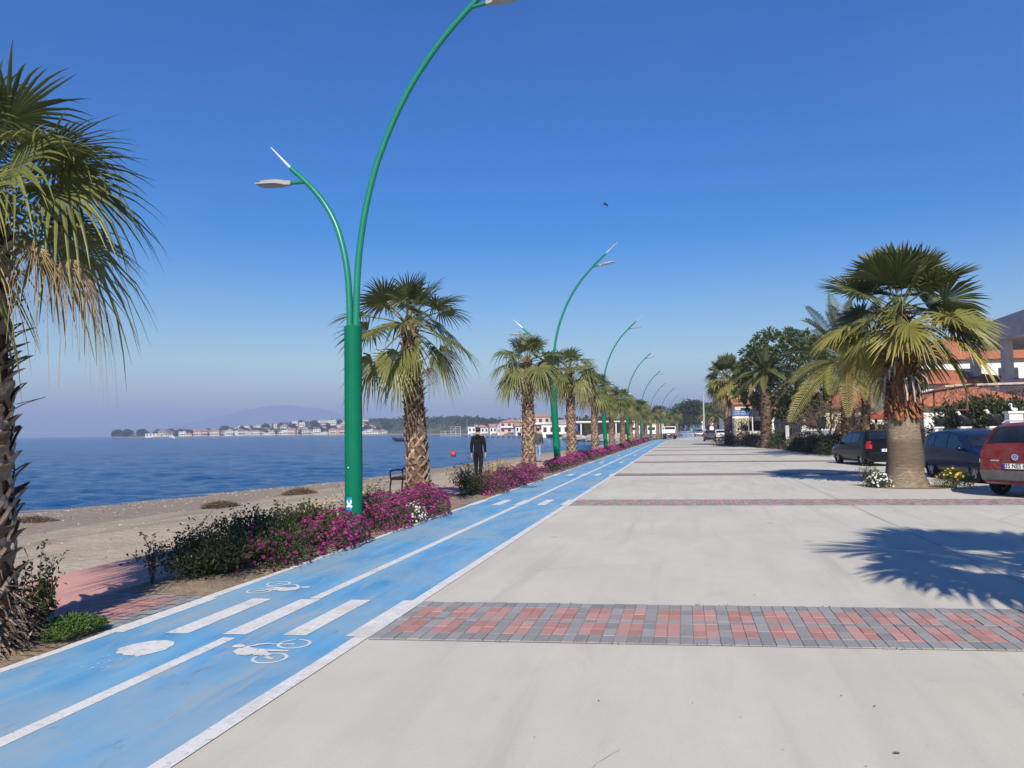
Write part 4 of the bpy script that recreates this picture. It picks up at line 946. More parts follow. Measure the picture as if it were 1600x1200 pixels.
# ------------------------------------------------------------------ things on the beach
def bench():
    root=thing('beach_bench','dark beach bench with curled iron arms, half hidden by the criss-cross palm','bench',(-7.35,19.6,-.03),R(96))
    for x in (-.62,.62):
        mb=MB(); mb.tube(crom([(x,.24,0),(x,.22,.25),(x,.20,.42),(x,.22,.62),(x,.08,.66),(x,-.10,.66),(x,-.22,.60),(x,-.20,.52)],4),.022,8); mb.tube(crom([(x,-.24,0),(x,-.2,.2),(x,-.22,.42),(x,-.30,.86)],4),.022,8); mb.tube([(x,.2,.42),(x,-.22,.42)],.02,8); mb.build('arm_frame',m_black,root)
    mb=MB()
    for i in range(5): mb.box((0,.18-.09*i,.445),(1.36,.075,.03))
    mb.build('seat',m_wood,root)
    mb=MB()
    for i in range(4): mb.box((0,-.225-.018*i,.55+.085*i),(1.36,.028,.07))
    mb.build('backrest',m_wood,root)
bench()
rg=random.Random(90)
for j,(x,y,sx,sy,h,lab) in enumerate(((-11.2,17.1,.48,.36,.13,'nearer low heap of dried brown seaweed on the sand'),(-11.2,21.1,.5,.42,.16,'heap of dried brown seaweed on the sand left of the nearest street lamp'),(-14.6,14.9,.7,.25,.09,'thin wet tangle of seaweed close to the water'))):
    mb=MB(); z0=beach_z(x,y)
    for i in range(2600):
        a=rg.uniform(0,6.28); r=sqrt(rg.random()); p=V((x+sx*r*cos(a),y+sy*r*sin(a),z0+h*(1-r*r)*rg.uniform(.5,1.05)+.005)); d=V((rg.gauss(0,1),rg.gauss(0,1),rg.gauss(0,.35)))
        leafq(mb,p,d,rg.uniform(.05,.16),rg.uniform(.008,.02),rg)
    mb.ellipsoid((x,y,z0-.02),(sx*.85,sy*.85,h*.85),14,8)
    tag(mb.build('seaweed_heap',m_weed),lab,'seaweed','seaweed washed up on the beach')
mb=MB()
for i in range(2600):
    u=rg.random()**.8; y=rg.uniform(6,34); s=interp(SHY,SHX,y); x=lerp(s-.1,-7.3,abs(rg.gauss(0,.28))) if i%3 else rg.uniform(s,-7.4); z=beach_z(x,y); q=rg.uniform(.012,.04)*(1.7 if rg.random()<.05 else 1)
    vs=[]; 
    for a in range(5): w=a*1.257+rg.random(); vs.append((x+q*cos(w)*rg.uniform(.7,1.2),y+q*sin(w)*rg.uniform(.7,1.2),z+q*.1))
    vs.append((x,y,z+q*rg.uniform(.4,.8))); mb.add(vs,[(a,(a+1)%5,5) for a in range(5)])
k=N('beach_pebble'); k.col(k.ramp(k.isl(),[(0,(.12,.10,.085)),(.55,(.34,.30,.25)),(1,(.44,.40,.34))])); k.set(Roughness=.85)
tag(mb.build('pebbles',k.m),'pebbles and shell bits strewn over the beach sand','pebbles',None,'stuff')
# ------------------------------------------------------------------ people
def skinned(name,verts,edges,radii,mat,parent=None,root=0,sub=2):
    me=bpy.data.meshes.new(name); me.from_pydata(verts,edges,[]); o=bpy.data.objects.new('tmp_skin',me); COL.objects.link(o)
    md=o.modifiers.new('skin','SKIN'); md.use_smooth_shade=True
    sv=me.skin_vertices[0].data
    for i,r in enumerate(radii):
        sv[i].radius=r if hasattr(r,'__len__') else (r,r)
        sv[i].use_root=(i==root)
    ss=o.modifiers.new('sub','SUBSURF'); ss.levels=sub; ss.render_levels=sub
    bpy.context.view_layer.update(); dg=bpy.context.evaluated_depsgraph_get()
    m2=bpy.data.meshes.new_from_object(o.evaluated_get(dg)); m2.name=name; bpy.data.objects.remove(o)
    m2.materials.clear(); m2.materials.append(mat); m2.polygons.foreach_set('use_smooth',[True]*len(m2.polygons))
    return link(name,m2,parent)
class Sk:
    def __init__(s): s.v=[];s.e=[];s.r=[]
    def chain(s,pts,rs,start=None):
        prev=start
        for p,r in zip(pts,rs):
            s.v.append(tuple(p)); s.r.append(r); i=len(s.v)-1
            if prev is not None: s.e.append((prev,i))
            prev=i
        return prev
def person(label,loc,rz,top,bottom,hood=False,stride=.16,carry=0,scale=1,arms=(.12,-.10)):
    """standing on z=0, facing +Y, 1.74 m"""
    root=thing('person',label,'person',loc,rz); root.scale=(scale,)*3
    L={}
    hip={}
    k=Sk(); pel=k.chain([(0,0,.94)],[(.105,.08)]); ch=k.chain([(0,-.005,1.12),(0,-.01,1.30),(0,-.005,1.42)],[(.10,.075),(.12,.08),(.095,.07)],pel)
    hd=k.chain([(0,.0,1.50),(0,.012,1.57),(0,.018,1.64),(0,.01,1.70)],[.055,(.068,.075),(.078,.092),(.05,.062)],ch)
    k.chain([(0,.10,1.605)],[.013],hd-1)                      # nose
    for sg in (-1,1): k.chain([(sg*.082,.0,1.615)],[.014],hd-1)
    ftpos={}; armpos={}
    for sg,st_ in ((-1,stride),(1,-stride)):
        kn=(sg*.095,st_*.65+.03,.50); an=(sg*.09,st_*1.25-.02,.085); ftpos[sg]=(kn,an)
        k.chain([(sg*.09,0,.88),kn,an,(sg*.10,an[1]+.09,.035)],[(.085,.09),.058,.04,(.04,.025)],pel)
    for sg,sw in ((-1,arms[0]),(1,arms[1])):
        el=(sg*.235,sw*.3-.02,1.13); wr=(sg*.255,sw+.03,.87); pm=(sg*.258,sw+.055,.80); armpos[sg]=((sg*.175,-.01,1.40),el,wr)
        a=k.chain([(sg*.175,-.01,1.40),el,wr,pm],[.055,.04,.027,(.018,.036)],ch)
        for f,(dy,l) in enumerate(((-.03,.068),(-.01,.082),(.012,.076),(.032,.06))):
            k.chain([(pm[0],pm[1]+dy,pm[2]-.03),(pm[0]-sg*.006,pm[1]+dy+.004,pm[2]-.03-l*.55),(pm[0]-sg*.018,pm[1]+dy+.008,pm[2]-.03-l)],[.010,.009,.0075],a)
        k.chain([(pm[0]-sg*.012,pm[1]+.05,pm[2]+.0),(pm[0]-sg*.018,pm[1]+.068,pm[2]-.045)],[.011,.009],a)
    body=skinned('body',k.v,k.e,k.r,m_skin,root)
    k=Sk(); pel=k.chain([(0,0,.80)],[(.185,.15)]); ch=k.chain([(0,0,.98),(0,-.005,1.15),(0,-.012,1.32),(0,-.01,1.43)],[(.16,.12),(.155,.118),(.172,.122),(.115,.085)],pel)
    k.chain([(0,-.005,1.485)],[(.075,.072)],ch)
    for sg in (-1,1):
        s_,e_,w_=armpos[sg]; k.chain([s_,e_,(w_[0],w_[1],w_[2]+.02)],[.075,.057,.044],ch-1)
    skinned('jacket' if not hood else 'hoodie',k.v,k.e,k.r,top,root)
    if hood:
        mb=MB(); mb.ellipsoid((0,-.10,1.44),(.105,.055,.085),14,10); h=mb.build('hood',top,root,smooth=True)
    k=Sk(); pel=k.chain([(0,0,1.0),(0,0,.92)],[(.15,.12),(.155,.125)])
    for sg in (-1,1):
        kn,an=ftpos[sg]; k.chain([(sg*.092,0,.83),kn,(an[0],an[1],.11)],[(.095,.10),.073,.06],pel)
    skinned('trousers',k.v,k.e,k.r,bottom,root)
    for sg in (-1,1):
        an=ftpos[sg][1]; k=Sk(); k.chain([(an[0],an[1]-.05,.05),(an[0],an[1]+.04,.055),(an[0]+sg*.01,an[1]+.15,.04)],[(.042,.05),(.046,.05),(.042,.032)]); skinned('shoe',k.v,k.e,k.r,m_shoe,root,sub=1)
    mb=MB(); rg=random.Random(5)
    mb.ellipsoid((0,-.010,1.668),(.087,.100,.090),16,12); h=mb.build('hair',m_hair,root,smooth=True)
    for v in h.data.vertices:
        v.co*=1; 
        if v.co.y>.045 and v.co.z<1.69: v.co.y=.045
        v.co.x+=.006*mnoise.noise(v.co*40); v.co.z+=.008*mnoise.noise(v.co*30)
        if v.co.z<1.60: v.co.z=1.60
    # eyes and mouth
    mb=MB()
    for sg in (-1,1): mb.ellipsoid((sg*.03,.092,1.632),(.011,.008,.008),8,6)
    mb.ellipsoid((0,.094,1.560),(.022,.006,.006),8,6); mb.build('face_features',m_hair,body)
    return root
person('man in black hoodie and black trousers walking away along the pink path',(-6.78,25.1,0),R(5),m_blackcloth,m_blackcloth,True,.10)
person('walker in a grey jacket and pale jeans, half hidden behind a palm trunk',(-7.72,41.0,-.03),R(6),m_greycloth,m_jeans,False,.14,scale=1.03,arms=(.08,-.22))
person('distant person in a turquoise top walking beside the cycle lane',(1.8,190,.3),R(-4),m_cyan,m_jeans,False,.16)
# ------------------------------------------------------------------ cars
def car(name,label,loc,rz,P,paint,kind='hatch',group=None,plate=None,front_detail=True,rear_label=None):
    """length axis = +Y forward, centre at origin, z=0 at the ground.
    P: L, W(half width), prof=[(y from rear, top z)...], belt=[(y,z)...], glass window polygons"""
    root=thing(name,label,'car',loc,rz,group)
    L=P['L']; HW=P['W']; ys=P['ys']; prof=P['prof']; belt=P['belt']; zb=P['zb']
    px=[a for a,_ in prof]; pz=[b for _,b in prof]; bx=[a for a,_ in belt]; bz=[b for _,b in belt]
    top=lambda y: interp(px,pz,y); bel=lambda y: interp(bx,bz,y)
    def plan(y):
        a=min(y,L-y); r=P.get('corner',.42); 
        k=1-.17*max(0,1-(a+.06)/r)**2.0
        return HW*k*(1-.02*((y-L/2)/(L/2))**2)
    tum=P.get('tum',.30)
    def yside(y,z):
        w=plan(y); b=bel(y)
        if z>b: return w-.012-tum*(z-b)
        if z<zb+.25: return w-.09*(1-(z-zb)/.25)
        return w-.015*abs((z-.62)/.4)
    # body
    grid=[]; N_=11
    def section(y):
        t=top(y); b=min(bel(y),t-.02); w=lambda z:yside(y,z); s=[]
        rr=min(.10,.5*(t-b)+.02)
        zs=[zb,zb+.08,zb+.25,lerp(zb+.25,b,.5),b-.05,b,lerp(b,t-rr,.5) if t-rr>b else b+.004,max(b+.006,t-rr)]
        for z in zs: s.append((w(min(z,t-.004)),z))
        s[0]=(s[0][0]-.05,zb)
        x=s[-1][0]; z=s[-1][1]
        s.append((x-.35*rr,lerp(z,t,.62))); s.append((x-rr*1.15,t-.006)); s.append((x*.5,t+.012)); s.append((0,t+.018))
        return s
    yl=[]
    for a,b in zip(ys[:-1],ys[1:]):
        n=max(1,int(round((b-a)/.075)))
        yl+=[lerp(a,b,i/n) for i in range(n)]
    yl.append(ys[-1])
    mb=MB(); rows=[section(y) for y in yl]; m=len(rows[0])
    for y,s in zip(yl,rows):
        full=[(-x,z) for x,z in s]+[(x,z) for x,z in reversed(s[:-1])]
        mb.v+=[(x,y-L/2,z) for x,z in full]; mb.t+=[0]*len(full)
    M_=2*m-1
    for i in range(len(yl)-1):
        for j in range(M_-1): mb.f.append([i*M_+j,i*M_+j+1,(i+1)*M_+j+1,(i+1)*M_+j]); mb.m.append(0)
        mb.f.append([i*M_+M_-1,i*M_,(i+1)*M_,(i+1)*M_+M_-1]); mb.m.append(0)
    mb.f.append(list(range(M_-1,-1,-1))); mb.m.append(0); mb.f.append([(len(yl)-1)*M_+j for j in range(M_)]); mb.m.append(0)
    body=mb.build('body',paint,root,fix=True)
    # wheel arches cut through
    cut=MB(); wr=P['wr']
    for wy in P['wheels']:
        for sg in (-1,1):
            cut.lathe([(wr+.055,-.16),(wr+.055,.30)],28,(sg*(HW-.06),wy-L/2,wr),axis='X')
    co=cut.build('cut',m_black,fix=True); md=body.modifiers.new('b','BOOLEAN'); md.object=co; md.operation='DIFFERENCE'; md.solver='EXACT'
    bpy.context.view_layer.update(); dg=bpy.context.evaluated_depsgraph_get(); me=bpy.data.meshes.new_from_object(body.evaluated_get(dg)); me.name='body'
    body.modifiers.clear(); body.data=me; bpy.data.objects.remove(co); 
    me.materials.clear(); me.materials.append(paint); me.materials.append(m_black)
    shade_angle(body,32)
    # wheels
    for wy in P['wheels']:
        for sg in (-1,1):
            w=MB(); c=(sg*(HW-.115),wy-L/2,wr)
            w.lathe([(wr*.66,-.095),(wr*.93,-.10),(wr,-.07),(wr,.07),(wr*.93,.10),(wr*.66,.095)],26,axis='X',cap=False); wo=w.build('wheel',m_rubber,root,loc=c); shade_angle(wo,40)
            r=MB(); r.lathe([(wr*.63,-.06),(wr*.65,.06*1),(wr*.655,.075),(wr*.60,.078),(wr*.57,.05)],26,axis='X',cap=False)
            o=sg*.066
            for q in range(5):
                a=2*pi*q/5; d=V((0,cos(a),sin(a))); t=V((0,-sin(a),cos(a)))
                p=[d*(wr*.10)-t*.05,d*(wr*.60)-t*.035,d*(wr*.60)+t*.035,d*(wr*.10)+t*.05]
                r.add([v+V((o,0,0)) for v in p]+[v+V((o-sg*.04,0,0)) for v in p],((0,1,2,3),(0,4,5,1),(1,5,6,2),(2,6,7,3)))
            r.lathe([(.001,o-sg*.01),(wr*.2,o-sg*.01),(wr*.2,o+sg*.012),(.001,o+sg*.012)],12,axis='X')
            ri=r.build('rim',m_rim,wo); 
            k=MB(); k.lathe([(.001,o-sg*.05),(wr*.62,o-sg*.05),(wr*.62,o-sg*.045),(.001,o-sg*.045)],20,axis='X'); k.build('brake_disc',m_black,wo)
    # side glass: polygons in (y,z)
    off=.006
    for poly in P['side']:
        for sg in (-1,1):
            # fan the polygon into a grid so it follows the body
            c=(sum(a for a,_ in poly)/len(poly),sum(b for _,b in poly)/len(poly)); g=MB(); pts=[]
            n=len(poly)
            for i in range(n):
                a,b=poly[i],poly[(i+1)%n]
                for t in (0,.25,.5,.75): pts.append((lerp(a[0],b[0],t),lerp(a[1],b[1],t)))
            g.add([(sg*(yside(c[0],c[1])+off),c[0]-L/2,c[1])]+[(sg*(yside(y,z)+off),y-L/2,z) for y,z in pts],[(0,1+i,1+(i+1)%len(pts)) for i in range(len(pts))])
            g.build('window',m_glass,root)
    # windscreen and rear window on the top surface
    def toppatch(nm,y0,y1,f0,f1,mat,off=.010):
        g=MB(); nx,ny=8,6
        for i in range(ny+1):
            y=lerp(y0,y1,i/ny); t=top(y); rr=min(.10,.5*(t-bel(y))+.02); xw=max(.2,yside(y,max(bel(y),t-rr))-rr*.9)*lerp(f0,f1,i/ny)
            e=.01; sl=(top(y+e)-top(y-e))/(2*e); nn=V((0,-sl,1)).normalized()
            for j in range(nx+1):
                u=-1+2*j/nx; x=xw*u; z=t+.018-.024*abs(u)**2
                g.v.append((x,y-L/2+nn.y*off,z+nn.z*off)); g.t.append(0)
        for i in range(ny):
            for j in range(nx): g.f.append([i*9+j,i*9+j+1,(i+1)*9+j+1,(i+1)*9+j]); g.m.append(0)
        o=g.build(nm,mat,root,fix=True,smooth=True); return o
    toppatch('windscreen',*P['ws'],m_glass); 
    if 'rw' in P: toppatch('rear_window',*P['rw'],m_glass)
    # side mirrors, door handles, sills, bumpers, lamps
    for sg in (-1,1):
        y=P['mirror']; z=bel(y)+.06; g=MB(); g.ellipsoid((sg*(yside(y,z)+.10),y-L/2,z),(.11,.07,.075),10,7); g.tube([(sg*(yside(y,z)-.02),y-L/2,z-.03),(sg*(yside(y,z)+.06),y-L/2,z-.01)],.025,6); mo=g.build('side_mirror',P.get('mirrormat',paint),root,smooth=True)
        for hy in P['handles']:
            g=MB(); z=bel(hy)-.13; x=yside(hy,z); g.box((sg*(x+.012),hy-L/2,z),(.024,.17,.03)); g.build('door_handle',paint,root)
        for dy in P.get('seams',[]):
            g=MB(); 
            for z0,z1 in ((zb+.16,zb+.35),(zb+.35,bel(dy)-.02)): 
                xa,xb=yside(dy,z0)+.0035,yside(dy,z1)+.0035; g.add([(sg*xa,dy-.006-L/2,z0),(sg*xa,dy+.006-L/2,z0),(sg*xb,dy+.006-L/2,z1),(sg*xb,dy-.006-L/2,z1)],((0,1,2,3),))
            g.build('door_seam',m_black,root)
    for nm,yy,zz0,zz1,mat in P.get('bumpers',[]):
        g=MB(); K=14; e=.016
        rowz=(zz0,zz0+.03,zz1-.03,zz1); ins=(.03,0,0,.012)
        pts=[]
        back=yy<L/2
        # follow the plan outline round the corner
        path=[]
        Y0=0 if back else L
        for i in range(7): 
            y=(.55*(1-i/6)) if back else L-.55*(1-i/6); path.append((-1,y))
        cw=plan(Y0)
        for i in range(1,8): path.append((lerp(-1,1,i/8),None))
        for i in range(7):
            y=(.55*i/6) if back else L-.55*i/6; path.append((1,y))
        for u,y in path:
            for z,i_ in zip(rowz,ins):
                if y is None: 
                    x=u*cw*.985; yv=(-e-.03*(1-u*u)+i_) if back else (L+e+.03*(1-u*u)-i_)
                else: x=u*(yside(y,z)+e-i_); yv=(y-e if y<.05 else y) if back else (y+e if y>L-.05 else y)
                g.v.append((x,yv-L/2,z)); g.t.append(0)
        for i in range(len(path)-1):
            for j in range(3): g.f.append([i*4+j,i*4+j+1,i*4+5+j,i*4+4+j]); g.m.append(0)
        shade_angle(g.build(nm,mat,root,fix=True),40)
    for nm,ya,yb,z0,z1,xin,mat in P.get('lamps',[]):
        # wraps the corner: side part (ya..yb) and end part (xin inwards)
        back=ya<L/2; Y0=0 if back else L
        for sg in (-1,1):
            g=MB(); e=.010; cols=[]
            for i in range(6):
                y=lerp(yb,ya,i/5); cols.append([(sg*(yside(y,z)+e),y-L/2,z) for z in (z0,(z0+z1)/2,z1)])
            w=plan(Y0)
            for i in range(1,5):
                x=lerp(w,w-xin,i/4); f=[]
                for z in (z0,(z0+z1)/2,z1):
                    # find the end surface height: where top(y)>=z
                    yy=P['endy'](z) if back else L-P['endyf'](z)
                    f.append((sg*x,(yy-e if back else yy+e)-L/2,z))
                cols.append(f)
            for cc in cols: g.v+=cc; g.t+=[0]*3
            for i in range(len(cols)-1):
                for j in range(2): g.f.append([i*3+j,i*3+j+1,i*3+4+j,i*3+3+j]); g.m.append(0)
            shade_angle(g.build(nm,mat,root,fix=True),50)
    ub=MB(); ub.box((0,0,zb+.02),(HW*1.5,L*.86,.10)); ub.build('underbody',m_black,root)
    if plate:
        txt,yz,back=plate[0],plate[1],plate[2]
        Y=(yz[0]-L/2); sgn=-1 if back else 1
        g=MB(); g.box((yz[2] if len(yz)>2 else 0,Y,yz[1]),(.52,.012,.115)); po=g.build('number_plate',m_plate,root)
        px0=yz[2] if len(yz)>2 else 0
        g=MB(); g.box((px0+sgn*.236,Y+sgn*.002,yz[1]),(.044,.012,.111)); g.build('blue_band',m_plateblue,po)
        text(txt,.098,(px0+sgn*-.022,Y+sgn*.0075,yz[1]),back,po,m_ink,'plate_lettering',.80)
    return root
def text(s,size,loc,back,parent,mat,name,squash=1):
    cu=bpy.data.curves.new('txt','FONT'); cu.body=s; cu.size=size*1.35; cu.align_x='CENTER'; cu.align_y='CENTER'; cu.space_character=1.05; cu.offset=.0035*size/.1
    t=bpy.data.objects.new('txt',cu); COL.objects.link(t); bpy.context.view_layer.update()
    me=bpy.data.meshes.new_from_object(t.evaluated_get(bpy.context.evaluated_depsgraph_get())); bpy.data.objects.remove(t); me.name=name
    me.materials.clear(); me.materials.append(mat); o=link(name,me,parent)
    o.location=loc; o.rotation_euler=(R(90),0,0 if back else R(180)); o.scale=(squash,1,1); return o
def endy_from(prof):
    def f(z):
        for (y0,z0),(y1,z1) in zip(prof[:-1],prof[1:]):
            if z<=z0: return y0
            if z0<z<=z1: return y0+(y1-y0)*(z-z0)/(z1-z0)
        return prof[-1][0]
    return f
HB='cars parked on the promenade'
# red family 4x4, back towards the camera
prof=[(0,.98),(.05,1.04),(.16,1.16),(.50,1.58),(.75,1.655),(1.6,1.68),(2.3,1.655),(2.75,1.55),(3.30,1.13),(3.45,1.06),(4.1,.95),(4.35,.80),(4.43,.66)]
PS=dict(L=4.43,W=.905,zb=.30,wr=.345,wheels=(.86,3.46),corner=.5,tum=.36,prof=prof,belt=[(0,.96),(.5,1.08),(2.6,1.02),(3.3,.98),(4.43,.62)],ys=(0,.05,.16,.5,.75,1.6,2.3,2.75,3.3,3.45,4.1,4.35,4.43),
 side=[[(.55,1.15),(.62,1.42),(1.02,1.56),(1.05,1.13)],[(1.12,1.12),(1.10,1.57),(1.95,1.58),(1.98,1.08)],[(2.06,1.08),(2.04,1.57),(2.42,1.50),(2.98,1.12),(2.99,1.06)]],
 ws=(2.80,3.27,.95,1.02),rw=(.19,.49,.98,.92),mirror=2.95,handles=(1.3,2.15),seams=(1.08,2.02,3.05),
 bumpers=[('rear_bumper',0,.36,.60,m_plast),('front_bumper',4.4,.33,.55,m_plast)],endy=endy_from(prof),endyf=lambda z: .02,
 lamps=[('tail_light',.02,.30,.88,1.04,.10,m_dulltail),('headlight',4.36,4.0,.72,.86,.2,m_headlight)],mirrormat=m_redpaint)
RED_AZ=R(-47); fw=V((-sin(RED_AZ),cos(RED_AZ),0)); rear=V((7.12,19.0,0))
red=car('red_car','dusty dark red family car at the right edge, seen from behind',(rear.x+fw.x*2.215,rear.y+fw.y*2.215,0),RED_AZ,PS,m_redpaint,plate=('35 NES 84',(-.028,.70),True),group=HB)
L=PS['L']
def ringmesh(mb,c,ro,ri,Y,n=24):
    vs=[]
    for k in range(n):
        w=2*pi*k/n; vs+=[(c[0]+ro*cos(w),Y,c[1]+ro*sin(w)),(c[0]+ri*cos(w),Y,c[1]+ri*sin(w))]
    mb.add(vs,[(2*k,2*k+1,(2*k+3)%(2*n),(2*k+2)%(2*n)) for k in range(n)])
mb=MB(); mb.lathe([(.001,-.02),(.068,-.02),(.07,0),(.001,.002)],24,(0,-L/2-.012,.90),axis='Y'); em=mb.build('tailgate_badge',m_plateblue,red)
mb=MB(); Yb=-L/2-.036; ringmesh(mb,(0,.90),.070,.058,Yb)
def bar(mb,a,b,w,Y):
    d=V((b[0]-a[0],b[1]-a[1])).normalized(); n_=V((-d.y,d.x))*w/2; mb.add([(a[0]-n_.x,Y,a[1]-n_.y),(a[0]+n_.x,Y,a[1]+n_.y),(b[0]+n_.x,Y,b[1]+n_.y),(b[0]-n_.x,Y,b[1]-n_.y)],((0,1,2,3),))
for a,b in (((-.024,.952),(0,.907)),((.024,.952),(0,.907)),((-.052,.925),(-.022,.852)),((-.022,.852),(0,.893)),((0,.893),(.022,.852)),((.022,.852),(.052,.925))): bar(mb,a,b,.011,Yb-.001*(1+a[0]))
mb.build('badge_emblem',m_alu,em)
mb=MB()
for i in range(6): mb.box((-.52+.032*i,-L/2-.008,.82),(.022,.006,.024 if i%2 else .03))
mb.build('tailgate_lettering',m_alu,red)
mb=MB(); mb.add([(-.46,-L/2-.030,.74),(-.40,-L/2-.030,.66),(-.35,-L/2-.030,.66),(-.45,-L/2-.030,.765)],((0,1,2,3),)); mb.build('reflector',m_taillight,red)
for sg in (-1,1):
    mb=MB(); mb.tube([(sg*.62,.75-L/2,1.66),(sg*.64,.95-L/2,1.71),(sg*.64,2.3-L/2,1.71),(sg*.61,2.5-L/2,1.65)],.018,6); mb.build('roof_rail',m_alu,red)
mb=MB(); mb.tube([(.0,.20-L/2,1.225),(.20,.255-L/2,1.30),(.40,.24-L/2,1.275)],.010,5); mb.build('rear_wiper',m_black,red)
# dark blue hatchback facing the camera
prof=[(0,.92),(.05,1.0),(.22,1.18),(.50,1.40),(.85,1.46),(1.6,1.49),(2.2,1.45),(2.62,1.34),(3.22,.99),(3.4,.93),(3.95,.83),(4.15,.72),(4.24,.58)]
PB=dict(L=4.24,W=.875,zb=.20,wr=.315,wheels=(.78,3.42),corner=.55,tum=.34,prof=prof,belt=[(0,.90),(.5,.99),(2.6,.90),(3.2,.86),(4.24,.55)],ys=(0,.05,.22,.5,.85,1.6,2.2,2.62,3.22,3.4,3.95,4.15,4.24),
 side=[[(.62,1.06),(.72,1.24),(1.0,1.35),(1.02,1.01)],[(1.08,1.01),(1.07,1.36),(1.80,1.39),(1.84,.97)],[(1.92,.965),(1.90,1.385),(2.28,1.32),(2.88,.99),(2.89,.935)]],
 ws=(2.64,3.18,.95,1.02),rw=(.10,.46,1,.92),mirror=2.85,handles=(1.2,2.0),seams=(1.05,1.88,2.95),mirrormat=m_bluepaint,endy=endy_from(prof),endyf=lambda z: .03,
 bumpers=[('front_bumper',4.2,.22,.46,m_bluepaint),('rear_bumper',0,.26,.50,m_bluepaint)],lamps=[('headlight',4.20,3.78,.60,.71,.16,m_headlight),('tail_light',.02,.22,.80,.95,.14,m_taillight)])
car('blue_car','dark blue hatchback facing the camera, partly behind the red car',(8.60,25.45,0),R(188),PB,m_bluepaint,group=HB)
# black hatchback, back to the camera, behind the stout palm
prof=[(0,.92),(.04,.98),(.10,1.06),(.34,1.38),(.60,1.43),(1.4,1.46),(1.95,1.43),(2.35,1.32),(2.85,.98),(3.05,.93),(3.6,.82),(3.78,.72),(3.86,.58)]
PK=dict(PB); PK.update(L=3.86,W=.81,wr=.29,wheels=(.66,3.08),corner=.45,tum=.30,prof=prof,belt=[(0,.88),(.4,.95),(2.4,.90),(3.86,.55)],ys=(0,.04,.10,.34,.6,1.4,1.95,2.35,2.85,3.05,3.6,3.78,3.86),
 side=[[(.86,1.0),(.80,1.32),(1.52,1.35),(1.55,.965)],[(1.62,.96),(1.60,1.35),(2.0,1.30),(2.52,.98),(2.53,.94)]],ws=(2.37,2.82,.95,1.02),rw=(.12,.33,.96,.90),mirror=2.5,handles=(.95,1.75),seams=(.78,1.58,2.62),mirrormat=m_blackpaint,endy=endy_from(prof),
 bumpers=[('rear_bumper',0,.26,.56,m_blackpaint),('front_bumper',3.8,.22,.46,m_blackpaint)],lamps=[('tail_light',.02,.16,.72,1.02,.11,m_taillight),('headlight',3.80,3.5,.62,.74,.2,m_headlight)])
a=R(11); fw=V((-sin(a),cos(a),0)); rr_=V((8.02,33.9,0))
car('black_car','black hatchback seen from behind, half hidden by the stout palm trunk',(rr_.x+fw.x*1.93,rr_.y+fw.y*1.93,0),a,PK,m_blackpaint,plate=('35 TM 5',(-.05,.66,.02),True),group=HB)
# far cars
car('slate_car','slate grey hatchback driving away down the promenade',(3.35,106,0),R(0),PK,m_greypaint,group='cars farther along the promenade')
car('white_car','white hatchback parked by the slim palm, mostly behind the slate grey hatchback',(5.0,112,0),R(0),PB,m_whitepaint,group='cars farther along the promenade')
PV=dict(PS); PV.update(wheels=(.8,3.5)); 
car('silver_van','silver van coming towards the camera far down the promenade',(3.0,163,dz(163)),R(180),PV,m_silver,group='cars farther along the promenade')
# white open-bed truck on the cycle lane
def truck():
    t=thing('white_truck','white flatbed pickup truck standing across the cycle lane','truck',(-2.35,129.5,0),R(-3))
    mb=MB(); mb.box((0,-.1,1.10),(2.1,3.3,.10)); b=mb.build('load_bed',m_whitepaint,t)
    mb=MB(); mb.box((0,-1.75,1.32),(2.1,.05,.62)); tg=mb.build('tailgate',m_whitepaint,t)
    for x in (-.66,.66):
        g=MB(); g.box((x,-1.785,1.36),(.2,.03,.05)); g.build('latch',m_lumgrey,tg)
    for x in (-1.03,1.03):
        mb=MB(); mb.box((x,-.1,1.32),(.05,3.24,.60)); mb.build('side_board',m_whitepaint,t)
    mb=MB(); mb.prism([(1.62,.55),(1.62,2.0),(1.75,2.12),(2.75,2.1),(3.2,1.35),(3.35,1.25),(3.35,.5)],-.92,.92,'X'); c=mb.build('cab',m_whitepaint,t,fix=True)
    mb=MB(); mb.add([(-.86,1.61,1.50),(.86,1.61,1.50),(.80,1.61,2.02),(-.80,1.61,2.02)],((0,1,2,3),)); mb.build('rear_window',m_glass,c)
    for sg in (-1,1):
        g=MB(); g.box((sg*1.16,2.75,1.65),(.16,.08,.3)); g.tube([(sg*.9,2.75,1.6),(sg*1.12,2.75,1.6)],.02,5); g.build('side_mirror',m_black,c)
        g=MB(); g.box((sg*.72,-1.70,.80),(.36,.06,.16)); g.build('tail_light',m_taillight,t)
        for y in (-1.0,2.6):
            g=MB(); g.lathe([(.2,-.11),(.33,-.11),(.36,-.08),(.36,.08),(.33,.11),(.2,.11)],20,axis='X',cap=False); w=g.build('wheel',m_rubber,t,loc=(sg*.84,y,.36)); g=MB(); g.lathe([(.001,-.09),(.2,-.09),(.2,.09),(.001,.09)],16,axis='X'); g.build('rim',m_lumgrey,w)
    mb=MB(); mb.box((0,-1.66,.80),(1.9,.10,.12)); mb.box((0,.6,.72),(.8,4.6,.16)); mb.build('chassis',m_black,t)
    mb=MB(); mb.box((0,-1.735,.80),(.52,.02,.115)); mb.build('number_plate',m_plate,t)
truck()
